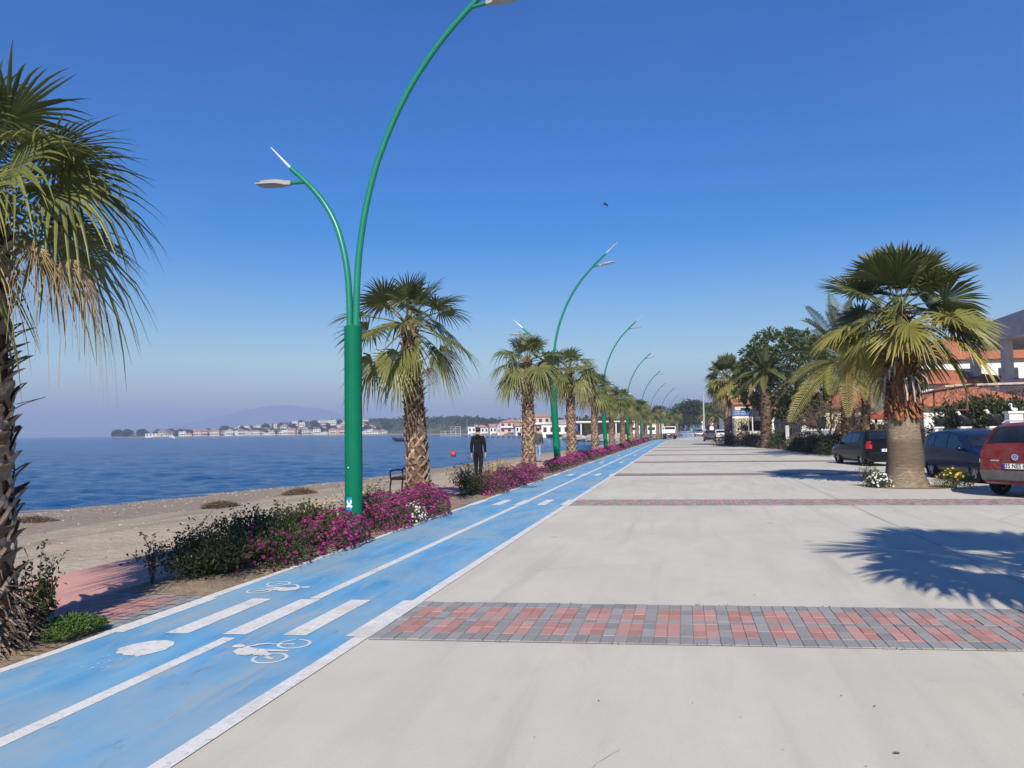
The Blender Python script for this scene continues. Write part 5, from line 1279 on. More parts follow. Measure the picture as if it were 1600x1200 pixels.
def van(label,loc,rz):
    t=thing('white_minibus',label,'minibus',loc,rz,'white minibuses parked behind the palms')
    mb=MB(); mb.prism([(-2.6,.4),(-2.62,1.2),(-2.5,2.35),(-2.35,2.45),(1.6,2.45),(2.1,2.2),(2.55,1.35),(3.0,1.15),(3.05,.4)],-.98,.98,'X'); b=mb.build('body',m_whitepaint,t,fix=True)
    for sg in (-1,1):
        for y0,y1 in ((-2.2,-1.0),(-.9,.3),(.4,1.6)):
            g=MB(); g.box((sg*.985,(y0+y1)/2,1.75),(.02,y1-y0,.6)); g.build('window',m_glass,t)
        for y in (-1.6,2.1):
            g=MB(); g.lathe([(.2,-.1),(.34,-.1),(.34,.1),(.2,.1)],18,axis='X'); g.build('wheel',m_rubber,t,loc=(sg*.9,y,.34))
        g=MB(); g.box((sg*.42,-2.585,1.8),(.62,.05,.6)); g.build('rear_window',m_glass,t)
        g=MB(); g.box((sg*.88,-2.62,1.15),(.12,.05,.45)); g.build('tail_light',m_taillight,t)
    g=MB(); g.box((0,-2.63,.55),(1.9,.12,.22)); g.build('rear_bumper',m_plast,t)
    return t
v1=van('white minibus seen from behind between two far palms',(-9.6,165,dz(165)),R(-4))
dup(v1,(-6.6,168,dz(168)),R(-2),'white minibus mostly hidden behind the white truck')
# bicycle between the stout palm and the blue car
def bicycle():
    t=thing('bicycle','pale-framed bicycle leaning between the stout palm and the blue car','bicycle',(9.3,30.6,0),R(78))
    for y in (-.52,.52):
        g=MB(); vs=[]
        g.tube([(0,.33*cos(w),.33*sin(w)) for w in [2*pi*i/24 for i in range(25)]],.020,6,False); w=g.build('wheel',m_rubber,t,loc=(0,y,.345))
        g=MB()
        for i in range(10): a=2*pi*i/10; g.tube([(0,0,0),(0,.31*cos(a),.31*sin(a))],.003,3)
        g.tube([(-.04,0,0),(.04,0,0)],.025,8); g.build('spokes',m_alu,w)
    g=MB(); bb=V((0,-.08,.30)); st=V((0,-.22,.82)); hd=V((0,.36,.86)); hd2=V((0,.40,.70)); rx=V((0,-.52,.345)); fx=V((0,.52,.345))
    for a,b,r in ((bb,st,.017),(st,hd,.016),(bb,hd2,.019),(bb,rx,.012),(st,rx,.011),(hd+V((0,-.01,.06)),hd2,.019)): g.tube([a,b],r,8)
    fr=g.build('frame',m_whitepaint,t)
    g=MB(); g.tube([hd2,fx],.013,6); g.build('fork',m_alu,t)
    g=MB(); g.tube([(-.28,.28,.98),(-.2,.36,.97),(0,.37,.95),(.2,.36,.97),(.28,.28,.98)],.012,6); g.tube([hd,(0,.37,.95)],.012,6); g.build('handlebar',m_black,t)
    g=MB(); g.ellipsoid((0,-.26,.90),(.07,.14,.035),10,6); g.tube([st,(0,-.245,.89)],.012,6); g.build('saddle',m_black,t)
    g=MB(); g.lathe([(.001,-.01),(.09,-.01),(.09,.01),(.001,.01)],16,tuple(bb+V((.04,0,0))),axis='X'); g.tube([bb+V((.06,0,0)),bb+V((.06,.1,-.13))],.009,5); g.tube([bb+V((-.06,0,0)),bb+V((-.06,-.1,.13))],.009,5); g.box(bb+V((.11,.1,-.13)),(.09,.06,.02)); g.box(bb+V((-.11,-.1,.13)),(.09,.06,.02)); g.build('crankset',m_alu,t)
bicycle()
# ------------------------------------------------------------------ far shore: houses and trees, each a thing
def hip_roof(mb,w,d,z,h,ov=.5,gable=False):
    x,y=w/2+ov,d/2+ov
    if gable: r=[(-x,0,z+h),(x,0,z+h)]
    else:
        k=min(x,y); r=[(-(x-k),0,z+h),(x-k,0,z+h)] if x>y else [(0,-(y-k)*.5,z+h),(0,(y-k)*.5,z+h)]
    A=[(-x,-y,z),(x,-y,z),(x,y,z),(-x,y,z)]
    B=[(p[0],p[1],p[2]-.18) for p in A]
    mb.add(A+r,((0,1,5,4),(2,3,4,5),(1,2,5),(3,0,4))); mb.add(A+B,((0,4,5,1),(1,5,6,2),(2,6,7,3),(3,7,4,0),(4,7,6,5)))
def house(name,label,loc,rz,w,d,h,wall,roof,rtype='hip',rh=1.8,floors=2,nwin=3,group=None,balcony=False,chimney=False):
    t=thing(name,label,'house',loc,rz,group)
    mb=MB(); mb.box((0,0,h/2-.6),(w,d,h+1.2)); wl=mb.build('wall',wall,t)
    for f in range(floors):
        z=(f+.52)*h/floors
        for i in range(nwin):
            x=(i+.5)/nwin*w-w/2
            for sg in (-1,):
                m=MB(); m.box((x,sg*(d/2+.01),z),(w/nwin*.46,.10,h/floors*.46)); m.build('window',m_pane,t)
    if balcony:
        m=MB(); m.box((0,-d/2-.6,h/2),(w*.8,1.2,.16)); m.box((0,-d/2-1.17,h/2+.5),(w*.8,.06,.8)); m.build('balcony',m_wall,t)
    mb=MB()
    if rtype=='flat': mb.box((0,0,h+.14),(w+.5,d+.5,.28)); mb.box((w*.18,0,h+.8),(w*.3,d*.4,1.1))
    else: hip_roof(mb,w,d,h+.02,rh,.45,rtype=='gable')
    r=mb.build('roof',roof,t)
    if chimney:
        m=MB(); m.box((w*.22,0,h+rh*.8),(.6,.6,1.5)); m.build('chimney',wall,r)
    return t
ORD=['first','second','third','fourth','fifth','sixth','seventh','eighth','ninth','tenth','eleventh','twelfth','thirteenth','fourteenth','fifteenth','sixteenth','seventeenth','eighteenth','nineteenth','twentieth']+['twenty-'+q for q in ('first','second','third','fourth','fifth','sixth','seventh','eighth','ninth')]+['thirtieth']+['thirty-'+q for q in ('first','second','third','fourth','fifth','sixth','seventh','eighth','ninth')]
rg=random.Random(101)
KH=[('white','flat-roofed',m_wall,m_slate,'flat'),('white','red-tiled',m_wall,m_paletile,'hip'),('cream','red-tiled',m_cream,m_paletile,'hip'),('pink','red-tiled',m_pinkwall,m_paletile,'gable'),('grey','flat-roofed',m_greywall,m_slate,'flat')]
protos={}
cnt={}
def face_cam(p): return math.atan2(p.y,p.x)-pi/2
rows=[('along the far waterline',236,600,9.6,(8,30)),('in the middle rows of the far shore',262,585,9.8,(45,85)),('on the crest of the far shore',335,570,11.5,(120,165))]
for rn,x0,x1,st_,(ta,tb) in rows:
    x=x0
    while x<x1:
        ki=rg.choices(range(5),[6,3,2,1,1])[0]; c,rt,wm,rm,ty=KH[ki]; fl=rg.choice((1,2,2)); key=(ki,fl)
        p=shore_pt(x,rg.uniform(ta,tb)); rz=face_cam(p)+rg.uniform(-.4,.4)
        cnt[(rn,ki)]=cnt.get((rn,ki),0)+1; lab=f"{ORD[cnt[(rn,ki)]-1]} {c} {rt} house from the left {rn}"
        sc=rg.uniform(.85,1.15)
        if key in protos: dup(protos[key],p,rz,lab,sc)
        else: protos[key]=house('shore_house',lab,p,rz,rg.uniform(7,9),rg.uniform(6,7),2.6*fl,wm,rm,ty,1.5,fl,3,'houses of the village on the far shore',balcony=fl==2)
        x+=st_*rg.uniform(.7,1.5)
# low white hall near the point
house('shore_hall','long low white hall on the waterline near the tip of the far headland',shore_pt(246,12),face_cam(shore_pt(246,12))+.05,26,8,3.4,m_wall,m_slate,'flat',1,1,7)
# villas across the bay, left of the second lamp
for x,t,w,d,h,wm,rm,ty,fl,lab in ((798,22,13,10,6.6,m_pinkwall,m_paletile,'hip',2,'large pink hip-roofed house across the bay, left of the walker in grey'),
    (846,40,11,9,8.2,m_pinkwall,m_paletile,'hip',2,'tall pink house seen between the walker in grey and the second green lamp'),
    (772,14,7,7,4.2,m_wall,m_paletile,'gable',1,'small white tiled house left of the large pink house across the bay'),
    (783,10,6,6,5.2,m_wall,m_slate,'flat',2,'white flat-roofed house touching the large pink house across the bay'),
    (812,9,7,6,4.0,m_wall,m_paletile,'gable',1,'white gabled house just right of the large pink house across the bay'),
    (752,10,8,7,4.0,m_wall,m_paletile,'hip',1,'leftmost white villa with a red roof at the near end of the bay village'),
    (862,8,9,7,3.6,m_wall,m_slate,'flat',1,'low white building by the water just left of the second lamp'),
    (876,14,8,6,4.2,m_wall,m_paletile,'gable',1,'white gabled building right behind the second lamp column'),
    (826,8,8,6,4.4,m_cream,m_paletile,'hip',1,'cream villa by the water partly behind the palm of the walker in grey'),
    (740,26,9,7,4.5,m_wall,m_slate,'flat',1,'white flat villa above the shore at the start of the bay village'),
    (834,90,9,8,4.6,m_wall,m_paletile,'hip',1,'white hillside house above the cream villa across the bay'),
    (812,95,9,8,4.6,m_wall,m_slate,'flat',1,'white flat house on the hill above the large pink house')):
    p=shore_pt(x,t); house('bay_villa',lab,p,face_cam(p)+rg.uniform(-.25,.25),w*.86,d*.86,h*.9,wm,rm,ty,1.7,fl,3,'villas across the bay',balcony=fl==2)
def blob_tree(name,label,loc,rx,h,crown0,nl,ls,leafm,seed,group=None,lobes=7,trunkr=.2,umbrella=False,limbs=6):
    rg=random.Random(seed); t=thing(name,label,'tree',loc,0,group); tr=MB(); mb=MB()
    tr.tube([(0,0,-.2),(rg.uniform(-.1,.1)*rx,0,crown0*.6),(0,0,crown0+.25*(h-crown0))],[trunkr,trunkr*.8,trunkr*.45],8)
    L=[]
    for i in range(lobes):
        a=i*GA; k=sqrt((i+.5)/lobes); z=lerp(h-.22*(h-crown0),crown0+.28*(h-crown0),k if not umbrella else .25*k)+rg.uniform(-.08,.08)*(h-crown0)
        L.append((V((cos(a)*rx*.68*k,sin(a)*rx*.68*k,z)),rx*rg.uniform(.34,.52),(h-crown0)*(.20 if umbrella else .26)*rg.uniform(.8,1.25)))
        if i<limbs: tr.tube([(0,0,crown0*.75),L[-1][0]*.55+V((0,0,crown0*.4)),L[-1][0]],[trunkr*.5,trunkr*.3,trunkr*.1],5,False)
    for i in range(nl):
        c,r,rz_=rg.choice(L); a=rg.uniform(0,2*pi); u=rg.uniform(-1,1); s=sqrt(1-u*u); k=rg.random()**.35*(1+.25*mnoise.noise(V((a,u*2,c.x))))
        n=V((s*cos(a),s*sin(a),u)); p=c+V((n.x*r*k,n.y*r*k,n.z*rz_*k)); leafq(mb,p,n+V((rg.gauss(0,.6),rg.gauss(0,.6),rg.gauss(.1,.5))),ls*rg.uniform(.6,1.4),ls*.62*rg.uniform(.7,1.3),rg)
    tr.build('trunk',m_bark,t); mb.build('crown',leafm,t); return t
tp=[]
TR='trees of the far shore'
i=0; names=['dark umbrella-shaped pine','rounded dark tree','dense evergreen tree']
pos=[(184,14),(199,12),(222,16)]+[(x,t) for x,t in [(246,50),(262,30),(276,26),(284,60),(296,60),(310,34),(318,58),(336,50),(350,34),(357,95),(372,40),(386,60),(397,95),(408,36),(425,60),(438,110),(446,40),(458,90),(470,150),(478,60),(490,110),(500,40),(512,90),(523,60),(530,130),(537,40),(545,150),(566,40),(572,90),(578,30),(590,60),(598,110),(606,70),(560,150),(552,70),(505,170),(415,140),(378,150),(352,130)]+[(244+7.3*j,18+((j*37)%60)) for j in range(46)]]
ci=[0,0,0]
for x,t in pos:
    k=0 if i<3 else rg.randrange(3); p=shore_pt(x,t); ci[k]+=1; lab=f"{ORD[ci[k]-1]} {names[k]} from the left among the far village"
    if i<3: lab=['first big umbrella pine at the tip of the far headland','second big umbrella pine near the tip of the far headland','third and widest umbrella pine near the tip of the far headland'][i]
    if len(tp)<3 and i<3:
        o=blob_tree('shore_tree',lab,p,7.4,9.5,.8,1300,1.6,m_farleaf,200+i,TR,10,.35,False); 
        if i==2: tp.append(o)
    else:
        if k==0: src=tp[0]
        else:
            src=next((q for kk,q in protos.items() if kk==('t',k)),None)
            if src is None: src=protos[('t',k)]=blob_tree('shore_tree',lab,p,[0,4,5][k],[0,7.5,8.5][k],1.6,650,1.3,m_farleaf,210+k,TR,8,.3); src['label']=lab; i+=1; continue
        dup(src,p,rg.uniform(0,6),lab,rg.uniform(.55,1.0))
    i+=1
# scrub wood on the low hills: reads as one mass
rg=random.Random(131); mb=MB()
for i in range(5200):
    x=rg.uniform(340,1008); t=rg.uniform(60,520) if x>600 else rg.uniform(150,420)
    if 735<x<900 and t<70: continue
    p=shore_pt(x,t); s=rg.uniform(1.4,3.2)*(1 if x<760 else .8)
    for j in range(5):
        leafq(mb,p+V((rg.gauss(0,s*.5),rg.gauss(0,s*.5),abs(rg.gauss(s*.5,s*.4)))),V((rg.gauss(0,1),rg.gauss(0,1),rg.gauss(.6,.6))),s*.9,s*.7,rg)
tag(mb.build('hillside_scrub',m_farleaf),'dense green scrub covering the low hills across the bay','scrub',None,'stuff')
# lamp masts on the far shore
for x,t,h,lab in ((729,30,9,'pale lamp mast standing on the far shore right of the metal platform'),(903,20,8,'thin pale mast near the jetty left of the fourth palm')):
    p=shore_pt(x,t); m=thing('mast',lab,'mast',p); g=MB(); g.tube([(0,0,0),(0,0,h)],[.14,.08],6); g.build('pole',m_greypole,m); g=MB(); g.box((.4,0,h),(1.0,.2,.12)); g.build('lamp_head',m_lumgrey,m)
# ------------------------------------------------------------------ on the water
def platform():
    p=V((-108,350,-.5)); t=thing('steel_platform','pale steel lattice platform standing in the water across the bay','platform',p,face_cam(p))
    g=MB(); g.box((0,0,.35),(9.5,5,.35)); g.build('deck',m_slate,t)
    xs=[-4.6,-2.3,0,2.3,4.6]
    g=MB()
    for x in xs:
        top=2.6 if x<-1 else 4.6
        for y in (-2.4,2.4): g.tube([(x,y,-.8),(x,y,top)],.085,5)
        g.tube([(x,-2.4,top),(x,2.4,top)],.075,5)
    for z,a in ((1.4,-4.6),(2.6,-4.6),(3.6,0),(4.6,0)):
        for y in (-2.4,2.4): g.tube([(a,y,z),(4.6,y,z)],.075,5)
    g.tube([(-4.6,-2.4,.5),(-2.3,-2.4,2.6)],.06,4); g.tube([(0,-2.4,1.4),(2.3,-2.4,4.6)],.06,4)
    g.build('lattice',m_latt,t)
platform()
def boat(name,label,loc,rz,L,B,H,hull,cabin=None,group=None,awning=False,inside=None):
    t=thing(name,label,'boat',loc,rz,group); g=MB(); n=9; rows=[]
    for i in range(n):
        u=i/(n-1); y=lerp(-L/2,L/2,u); w=B/2*(1-max(0,(u-.45)/.55)**2.2)*(.86+.14*min(1,u*4)); sh=H*(1+.45*max(0,(u-.3)/.7)**2); kz=-.18*H*(1-u**3)+.5*H*u**5
        rows.append([(-w,y,sh),(-w*.82,y,sh*.35),(-w*.25,y,kz),(w*.25,y,kz),(w*.82,y,sh*.35),(w,y,sh)])
    for r in rows: g.v+=r; g.t+=[0]*6
    for i in range(n-1):
        for j in range(5): g.f.append([i*6+j,i*6+j+1,i*6+7+j,i*6+6+j]); g.m.append(0)
    g.f.append([5,4,3,2,1,0]); g.m.append(0); g.build('hull',hull,t,fix=True)
    g=MB(); g.v+= [q for r in rows for q in ((r[0][0]*.93,r[0][1],r[0][2]-H*.18),(r[5][0]*.93,r[5][1],r[5][2]-H*.18))]; g.t+=[0]*(2*n)
    for i in range(n-1): g.f.append([2*i,2*i+1,2*i+3,2*i+2]); g.m.append(0)
    g.build('deck',inside or m_slate,t)
    if cabin:
        g=MB(); g.prism([(-L*.12,H*.8),(-L*.12,H*2.3),(L*.12,H*2.3),(L*.22,H*.9)],-B*.28,B*.28,'X'); c=g.build('cabin',cabin,t,fix=True); g=MB(); g.box((0,-L*.01,H*1.8),(B*.57,L*.16,H*.5)); g.build('window',m_pane,c)
    if awning:
        g=MB(); g.box((0,-L*.15,H*2.9),(B*.9,L*.45,.06)); 
        for x in (-1,1):
            for y in (-.34,.05): g.tube([(x*B*.4,L*y,H),(x*B*.4,L*y,H*2.9)],.03,4)
        g.build('awning',m_navy,t)
    return t
boat('motor_boat','dark open motorboat moored off the beach, partly behind the criss-cross palm',(-70.6,185.5,-.5),R(70),5.6,2.0,.75,m_boatdark,None,inside=m_wood,awning=False)
boat('cabin_boat','small white cabin boat out on the water off the far headland',(-350,474,-.5),R(60),7.5,2.6,.9,m_boat,m_boat)
boat('moored_boat','little white boat moored by the shore below the mast across the bay',V((*shore_pt(734,-14).xy,-.5)),R(40),4.5,1.7,.6,m_boat)
boat('beached_boat','small blue and white boat pulled up on the beach behind the fifth palm',(-8.3,61.5,-.12),R(150),3.6,1.5,.55,m_boatblue,None,inside=m_boat)
b=thing('buoy','round orange buoy floating near the walking man in black','buoy',(-20.1,65.9,-.5)); g=MB(); g.ellipsoid((0,0,.16),(.27,.27,.25),14,10); g.build('float',m_orange,b,smooth=True); g=MB(); g.lathe([(.001,.36),(.06,.36),(.06,.45),(.001,.45)],8); g.build('cap',m_orange,b)
for i in range(14):
    x=728+i*8.2; p=px_dir(x)[0]*(300-5*i); bo=MB(); bo.ellipsoid((0,0,.1),(.45,.45,.32),8,6)
    tag(bo.build('line_float',m_boatdark,loc=(p.x,p.y,-.5)),'dark float on the swimming line across the bay','float','floats of the swimming line')
# jetty of rocks and the beach cafe behind it
rg=random.Random(141)
def rockline(pts,n,s0,s1):
    for i in range(n):
        u=rg.random()*(len(pts)-1); j=int(u); p=V(pts[j]).lerp(V(pts[min(j+1,len(pts)-1)]),u-j); s=rg.uniform(s0,s1)
        m=MB(); m.ellipsoid((0,0,0),(s*rg.uniform(.8,1.4),s*rg.uniform(.7,1.2),s*rg.uniform(.5,.9)),7,5)
        o=m.build('jetty_rock',m_rock,loc=(p.x+rg.gauss(0,1.0),p.y+rg.gauss(0,1.0),-.35+rg.uniform(-.1,.45)))
        for v in o.data.vertices: v.co*=1+.25*mnoise.noise(v.co*2+V((i,0,0)))
        tag(o,'pale boulder of the rock jetty edge behind the palms','rock','boulders edging the jetty')
rockline([(-9,146,0),(-14,150,0),(-22,158,0),(-30,204,0),(-37,250,0),(-49,262,0)],90,.7,1.5)
mb=MB(); mb.prism([(-8,141),(-12,147),(-22,158),(-30,204),(-37,249),(-49,261),(-51,268),(-20,268),(-2,160)],-1.3,.35,'Z'); tag(mb.build('jetty_ground',m_sand,fix=True),kind='structure')
def pavilion(label,x0,x1,y,h,d,post=5,wallm=m_glass):
    t=thing('beach_pavilion',label,'pavilion',((x0+x1)/2,y,.3)); w=x1-x0
    g=MB(); g.box((0,0,h),(w+1,d+1,.34)); g.build('roof',m_wall,t)
    for i in range(post+1):
        g=MB(); g.box((lerp(-w/2,w/2,i/post),-d/2,h/2),(.26,.26,h)); g.build('post',m_wall,t)
    g=MB(); g.box((0,.6,h*.45),(w,d*.7,h*.9)); g.build('glazed_wall',wallm,t)
    return t
pv1=pavilion('long white-roofed beach pavilion with dark glazing behind the fifth and sixth palms',-26,-12.5,182,3.3,8,5)
g=MB(); g.box((-5.6,-4.2,1.9),(1.7,.12,1.5)); g.build('blue_panel',m_signblue,pv1)
pavilion('white-roofed dark pavilion left of the rear of the minibus, behind the seventh palm',-12,-8.0,176,3.2,8,3)
pavilion('dark-roofed terrace cafe on the jetty right of the second lamp',-45,-31,268,4.0,10,5)
house('jetty_house','white jetty house with an arched black awning right beside the second lamp',(-40.5,246,.3),face_cam(V((-40,246,0))),9,6,3.3,m_wall,m_slate,'flat',1,1,4)
# bird
t=thing('flying_bird','small dark bird flying alone in the blue sky','bird',(-5.55,59.3,19.2),R(-40)); t.rotation_euler=(R(12),R(38),R(-50))
g=MB(); g.ellipsoid((0,0,0),(.05,.17,.05),8,8); g.ellipsoid((0,.18,.02),(.035,.05,.035),8,6); g.add([(-.02,-.14,0),(.02,-.14,0),(.05,-.30,0),(-.05,-.30,0)],((0,1,2,3),)); g.build('body',m_hair,t,smooth=True)
for sg in (-1,1):
    g=MB(); top_=[(0,.09,.03),(sg*.18,.12,.09),(sg*.36,.04,.05),(sg*.44,-.06,.0),(sg*.30,-.06,.04),(sg*.16,-.07,.07),(0,-.09,.02)]
    g.add(top_+[(p[0],p[1],p[2]-.012) for p in top_],[tuple(range(7)),tuple(range(13,6,-1))]+[(i,(i+1)%7,(i+1)%7+7,i+7) for i in range(7)]); g.build('wing',m_hair,t)
# ------------------------------------------------------------------ inland side
RG=random.Random(300)
def hedge(name,label,pts,h,w,n,leafm,ls,seed,cat='hedge',fl=None,nf=0,z0=.05,fr=.03):
    """leafy mass along a polyline"""
    rg=random.Random(seed); p0=V((*pts[0],0)); t=thing(name,label,cat,(p0.x,p0.y,0)); mb=MB(); fb=MB(); st=MB()
    def pick():
        u=rg.random()*(len(pts)-1); j=int(u); c=V(pts[j]).lerp(V(pts[j+1]),u-j); lum=1+.35*mnoise.noise(V((c.x*.6,c.y*.6,seed)))
        a=rg.uniform(0,pi); k=rg.random()**.4
        return V((c.x+w*cos(a)*k*lum-p0.x,c.y+rg.gauss(0,.25)-p0.y,z0+h*lum*sin(a)*k)),V((cos(a),rg.gauss(0,.4),sin(a)+.2))
    for i in range(n):
        p,nn=pick(); leafq(mb,p,nn+V((rg.gauss(0,.5),rg.gauss(0,.5),rg.gauss(0,.5))),ls*rg.uniform(.6,1.4),ls*.5,rg)
    for i in range(int(n/60)+4):
        p,nn=pick(); st.tube([(p.x,p.y,0),(p.x*1.0,p.y,p.z*.9)],[.015,.006],4,False)
    for i in range(nf):
        p,nn=pick(); 
        if p.z<h*.45: continue
        flower(fb,p+nn*.04,nn.normalized(),fr,rg,6)
    mb.build('foliage',leafm,t); st.build('stems',m_bark,t)
    if nf: fb.build('flowers',fl,t)['kind']='stuff'
    return t
# stout palm's planting pocket
mb=MB(); mb.poly([(5.8+1.15*cos(a)*(1+.08*sin(3*a)),22.55+.95*sin(a),.012) for a in [2*pi*i/28 for i in range(28)]]); tag(mb.build('planting_soil',m_soil),kind='structure')
mound('white_daisy_clump','white daisies left of the stout palm trunk','flowers',(5.02,22.1,.0),.34,.30,.40,1300,150,311,m_daisyleaf,.05,.014,m_whitepet,.03,eye=m_yellow,top_bias=.6)
shrub('grey_leaved_bush','grey-green leafy tuft behind the white daisies by the stout palm','shrub',(4.95,22.6,.0),.42,.30,.55,1200,312,m_greyleaf,.06,.02,9,sprigs=6)
mound('yellow_daisy_bush','bushy yellow-flowered clump right of the stout palm trunk','shrub',(6.78,22.0,.0),.44,.36,.52,1800,70,313,m_daisyleaf,.06,.016,m_yellow,.035)
hedge('scrubby_bush','dry tangled bush round the foot of the slim tall palm',[(3.3,76),(4.2,75.4),(5.3,76.4)],1.0,.8,1500,m_dryleaf,.16,314,'shrub')
# hedges along the verge
hedge('verge_hedge','dark hedge in shade along the verge left of the twin feather palms',[(8.6,46.5),(8.3,50),(8.0,54)],.95,.85,4200,m_shrubleaf,.14,320)
hedge('verge_hedge','dry brownish hedge in the middle of the verge',[(7.95,55),(7.6,58.5)],.9,.7,2200,m_dryleaf,.15,321)
hedge('white_flowering_bush','bush with pale flower heads in front of the blue-grey gate',[(9.0,57),(8.6,60.5)],1.25,.7,2200,m_shrubleaf,.14,322,'shrub',m_whitepet,260,.05,.06)
hedge('white_flowering_bush','bush with pale flower heads beside the twin feather palms',[(9.3,50),(9.0,53)],1.15,.6,1800,m_shrubleaf,.14,323,'shrub',m_whitepet,200,.05,.05)
hedge('round_bush','round dark bush at the verge below the lantern posts',[(7.4,62.8),(7.2,64.2)],1.25,.75,1800,m_shrubleaf,.15,324,'shrub')
hedge('verge_hedge','far dark hedge at the foot of the shaggy feather palm',[(6.7,66),(6.2,71),(6.0,76)],.85,.7,2400,m_dryleaf,.17,325)
hedge('yellow_bush','small yellow-green bush at the near end of the verge',[(8.75,42.6),(8.8,43.4)],.75,.35,900,m_daisyleaf,.09,326,'shrub',m_yellow,26,.05,.04)
hedge('low_flower_bush','grey low bush at the corner of the verge by the black car',[(9.4,43.0),(10,43.4)],.7,.5,900,m_greyleaf,.10,327,'shrub')
# pine: rounded clumps of needles
def pine(label,loc,rx,h,z0,seed):
    rg=random.Random(seed); t=thing('pine_tree',label,'tree',loc); tr=MB(); mb=MB()
    tr.tube([(0,0,0),(.15,0,1.5),(-.1,.1,3.2),(.1,0,5)],[.30,.25,.2,.1],9)
    n=230
    for i in range(n):
        u=1-2*(i+.5)/n; a=i*GA; s=sqrt(1-u*u); k=rg.uniform(.72,1.0)*(1+.14*mnoise.noise(V((s*cos(a)*1.6,s*sin(a)*1.6,u*1.6+seed))))
        c=V((rx*s*cos(a)*k,rx*s*sin(a)*k,z0+(h-z0)*(.5+.5*u*k*1.0))); out=V((s*cos(a),s*sin(a),u*.8+.35)).normalized()
        if rg.random()<.15: tr.tube([(0,0,z0+.4),c*.6+V((0,0,.3)),c],[.07,.04,.015],4,False)
        R_=rg.uniform(.42,.68)
        for j in range(46):
            d=(out*.6+V((rg.gauss(0,.62),rg.gauss(0,.62),rg.gauss(.1,.62)))).normalized(); p=c+d*(R_*rg.uniform(.15,.75)); leafq(mb,p,d,rg.uniform(.26,.44),.17,rg,.1)
    tr.build('trunk',m_bark,t); mb.build('crown',m_pine,t); return t
pine('rounded dark green pine rising behind the shaggy feather palm',(8.5,68.5,0),4.0,9.9,2.3,331)
# leafless brown tree
def bare(label,loc,h,rx,seed):
    rg=random.Random(seed); t=thing('bare_tree',label,'tree',loc); t.scale=(.95,.95,.82); tr=MB(); tw=MB()
    def grow(p,d,l,r,dep):
        q=p+d*l; (tr if dep<2 else tw).tube([p,p.lerp(q,.5)+V((rg.gauss(0,l*.05),rg.gauss(0,l*.05),0)),q],[r,r*.85,r*.65],5 if dep<3 else 3,False)
        if dep>=5: return
        for i in range(3 if dep<4 else 4):
            dd=(d+V((rg.gauss(0,.55),rg.gauss(0,.55),rg.gauss(.0,.35)))).normalized(); dd=V((dd.x*rx,dd.y*rx,dd.z)).normalized(); grow(q if i<2 else p.lerp(q,rg.uniform(.4,.9)),dd,l*rg.uniform(.62,.85),r*.58,dep+1)
    for i in range(3): a=2*pi*i/3+.5; grow(V((0,0,0)),V((cos(a)*.35,sin(a)*.35,1)).normalized(),h*.36,.13,0)
    tr.build('trunk',m_bark,t); tw.build('crown',m_twig,t); return t
bare('leafless brown tree with dense twigs between the pine and the twin feather palms',(9.9,57.5,0),4.6,1.15,341)
bare('second leafless brown tree behind the twin feather palms',(12.4,56,0),4.2,1.1,342)
# walls and gates of the gardens
def wallbox(name,label,c,d,rz,mat,cap=None,cat='wall'):
    t=thing(name,label,cat,(c[0],c[1],0),rz); g=MB(); g.box((0,0,d[2]/2),d); g.build('wall_body',mat,t)
    if cap: g=MB(); g.box((0,0,d[2]+.05),(d[0]+.12,d[1]+.12,.10)); g.build('coping',cap,t)
    return t
wallbox('stone_wall','cream rubble stone wall at the end of the verge',(6.75,81,0),(2.0,.5,1.35),R(-3),m_stone)
wallbox('garden_wall','low white wall behind the shaggy feather palm',(7.75,70.5,0),(2.6,.25,1.15),R(-6),m_wall)
wallbox('garden_wall','low white wall below the blue-grey gate',(9.9,61.4,0),(3.2,.25,.62),R(-8),m_wall)
wallbox('garden_wall','grey shaded garden wall behind the twin feather palms',(11.9,53.5,0),(.25,14,.85),0,m_greywall)
t=thing('metal_gate','blue-grey sheet metal gate between white posts','gate',(9.95,61.9,0),R(-6))
for i in range(3):
    g=MB(); g.box((-.72+.72*i,0,1.02),(.68,.05,.78)); g.build('gate_panel',m_gatepanel,t)
for x in (-1.15,1.15):
    g=MB(); g.box((x,0,.75),(.16,.16,1.5)); g.build('gate_post',m_wall,t)
g=MB()
for i in range(9): g.lathe([(.035,1.42),(.05,1.47),(.001,1.56)],6,(-1+.25*i,0,0))
g.box((0,0,1.43),(2.2,.05,.04)); g.build('finials',m_wall,t)
t=thing('iron_gate','black wrought iron gate with scrolls left of the blue-grey gate','gate',(8.35,62.2,0),R(-8))
g=MB()
for i in range(7): g.tube([(-.42+.14*i,0,.1),(-.42+.14*i,0,1.9+.25*sin(pi*i/6))],.018,5)
for z in (.2,.95,1.75): g.tube([(-.45,0,z),(.45,0,z)],.022,5)
for i in range(3):
    for z in (.55,1.35): g.tube([(-.28+.28*i+.11*cos(w),-.01,z+.22*sin(w)) for w in [2*pi*k/12 for k in range(13)]],.015,4,False)
g.build('ironwork',m_black,t)
for sg in (-1,1):
    g=MB(); g.box((sg*.60,0,.9),(.26,.26,1.8)); g.build('gate_pillar',m_greywall,t)
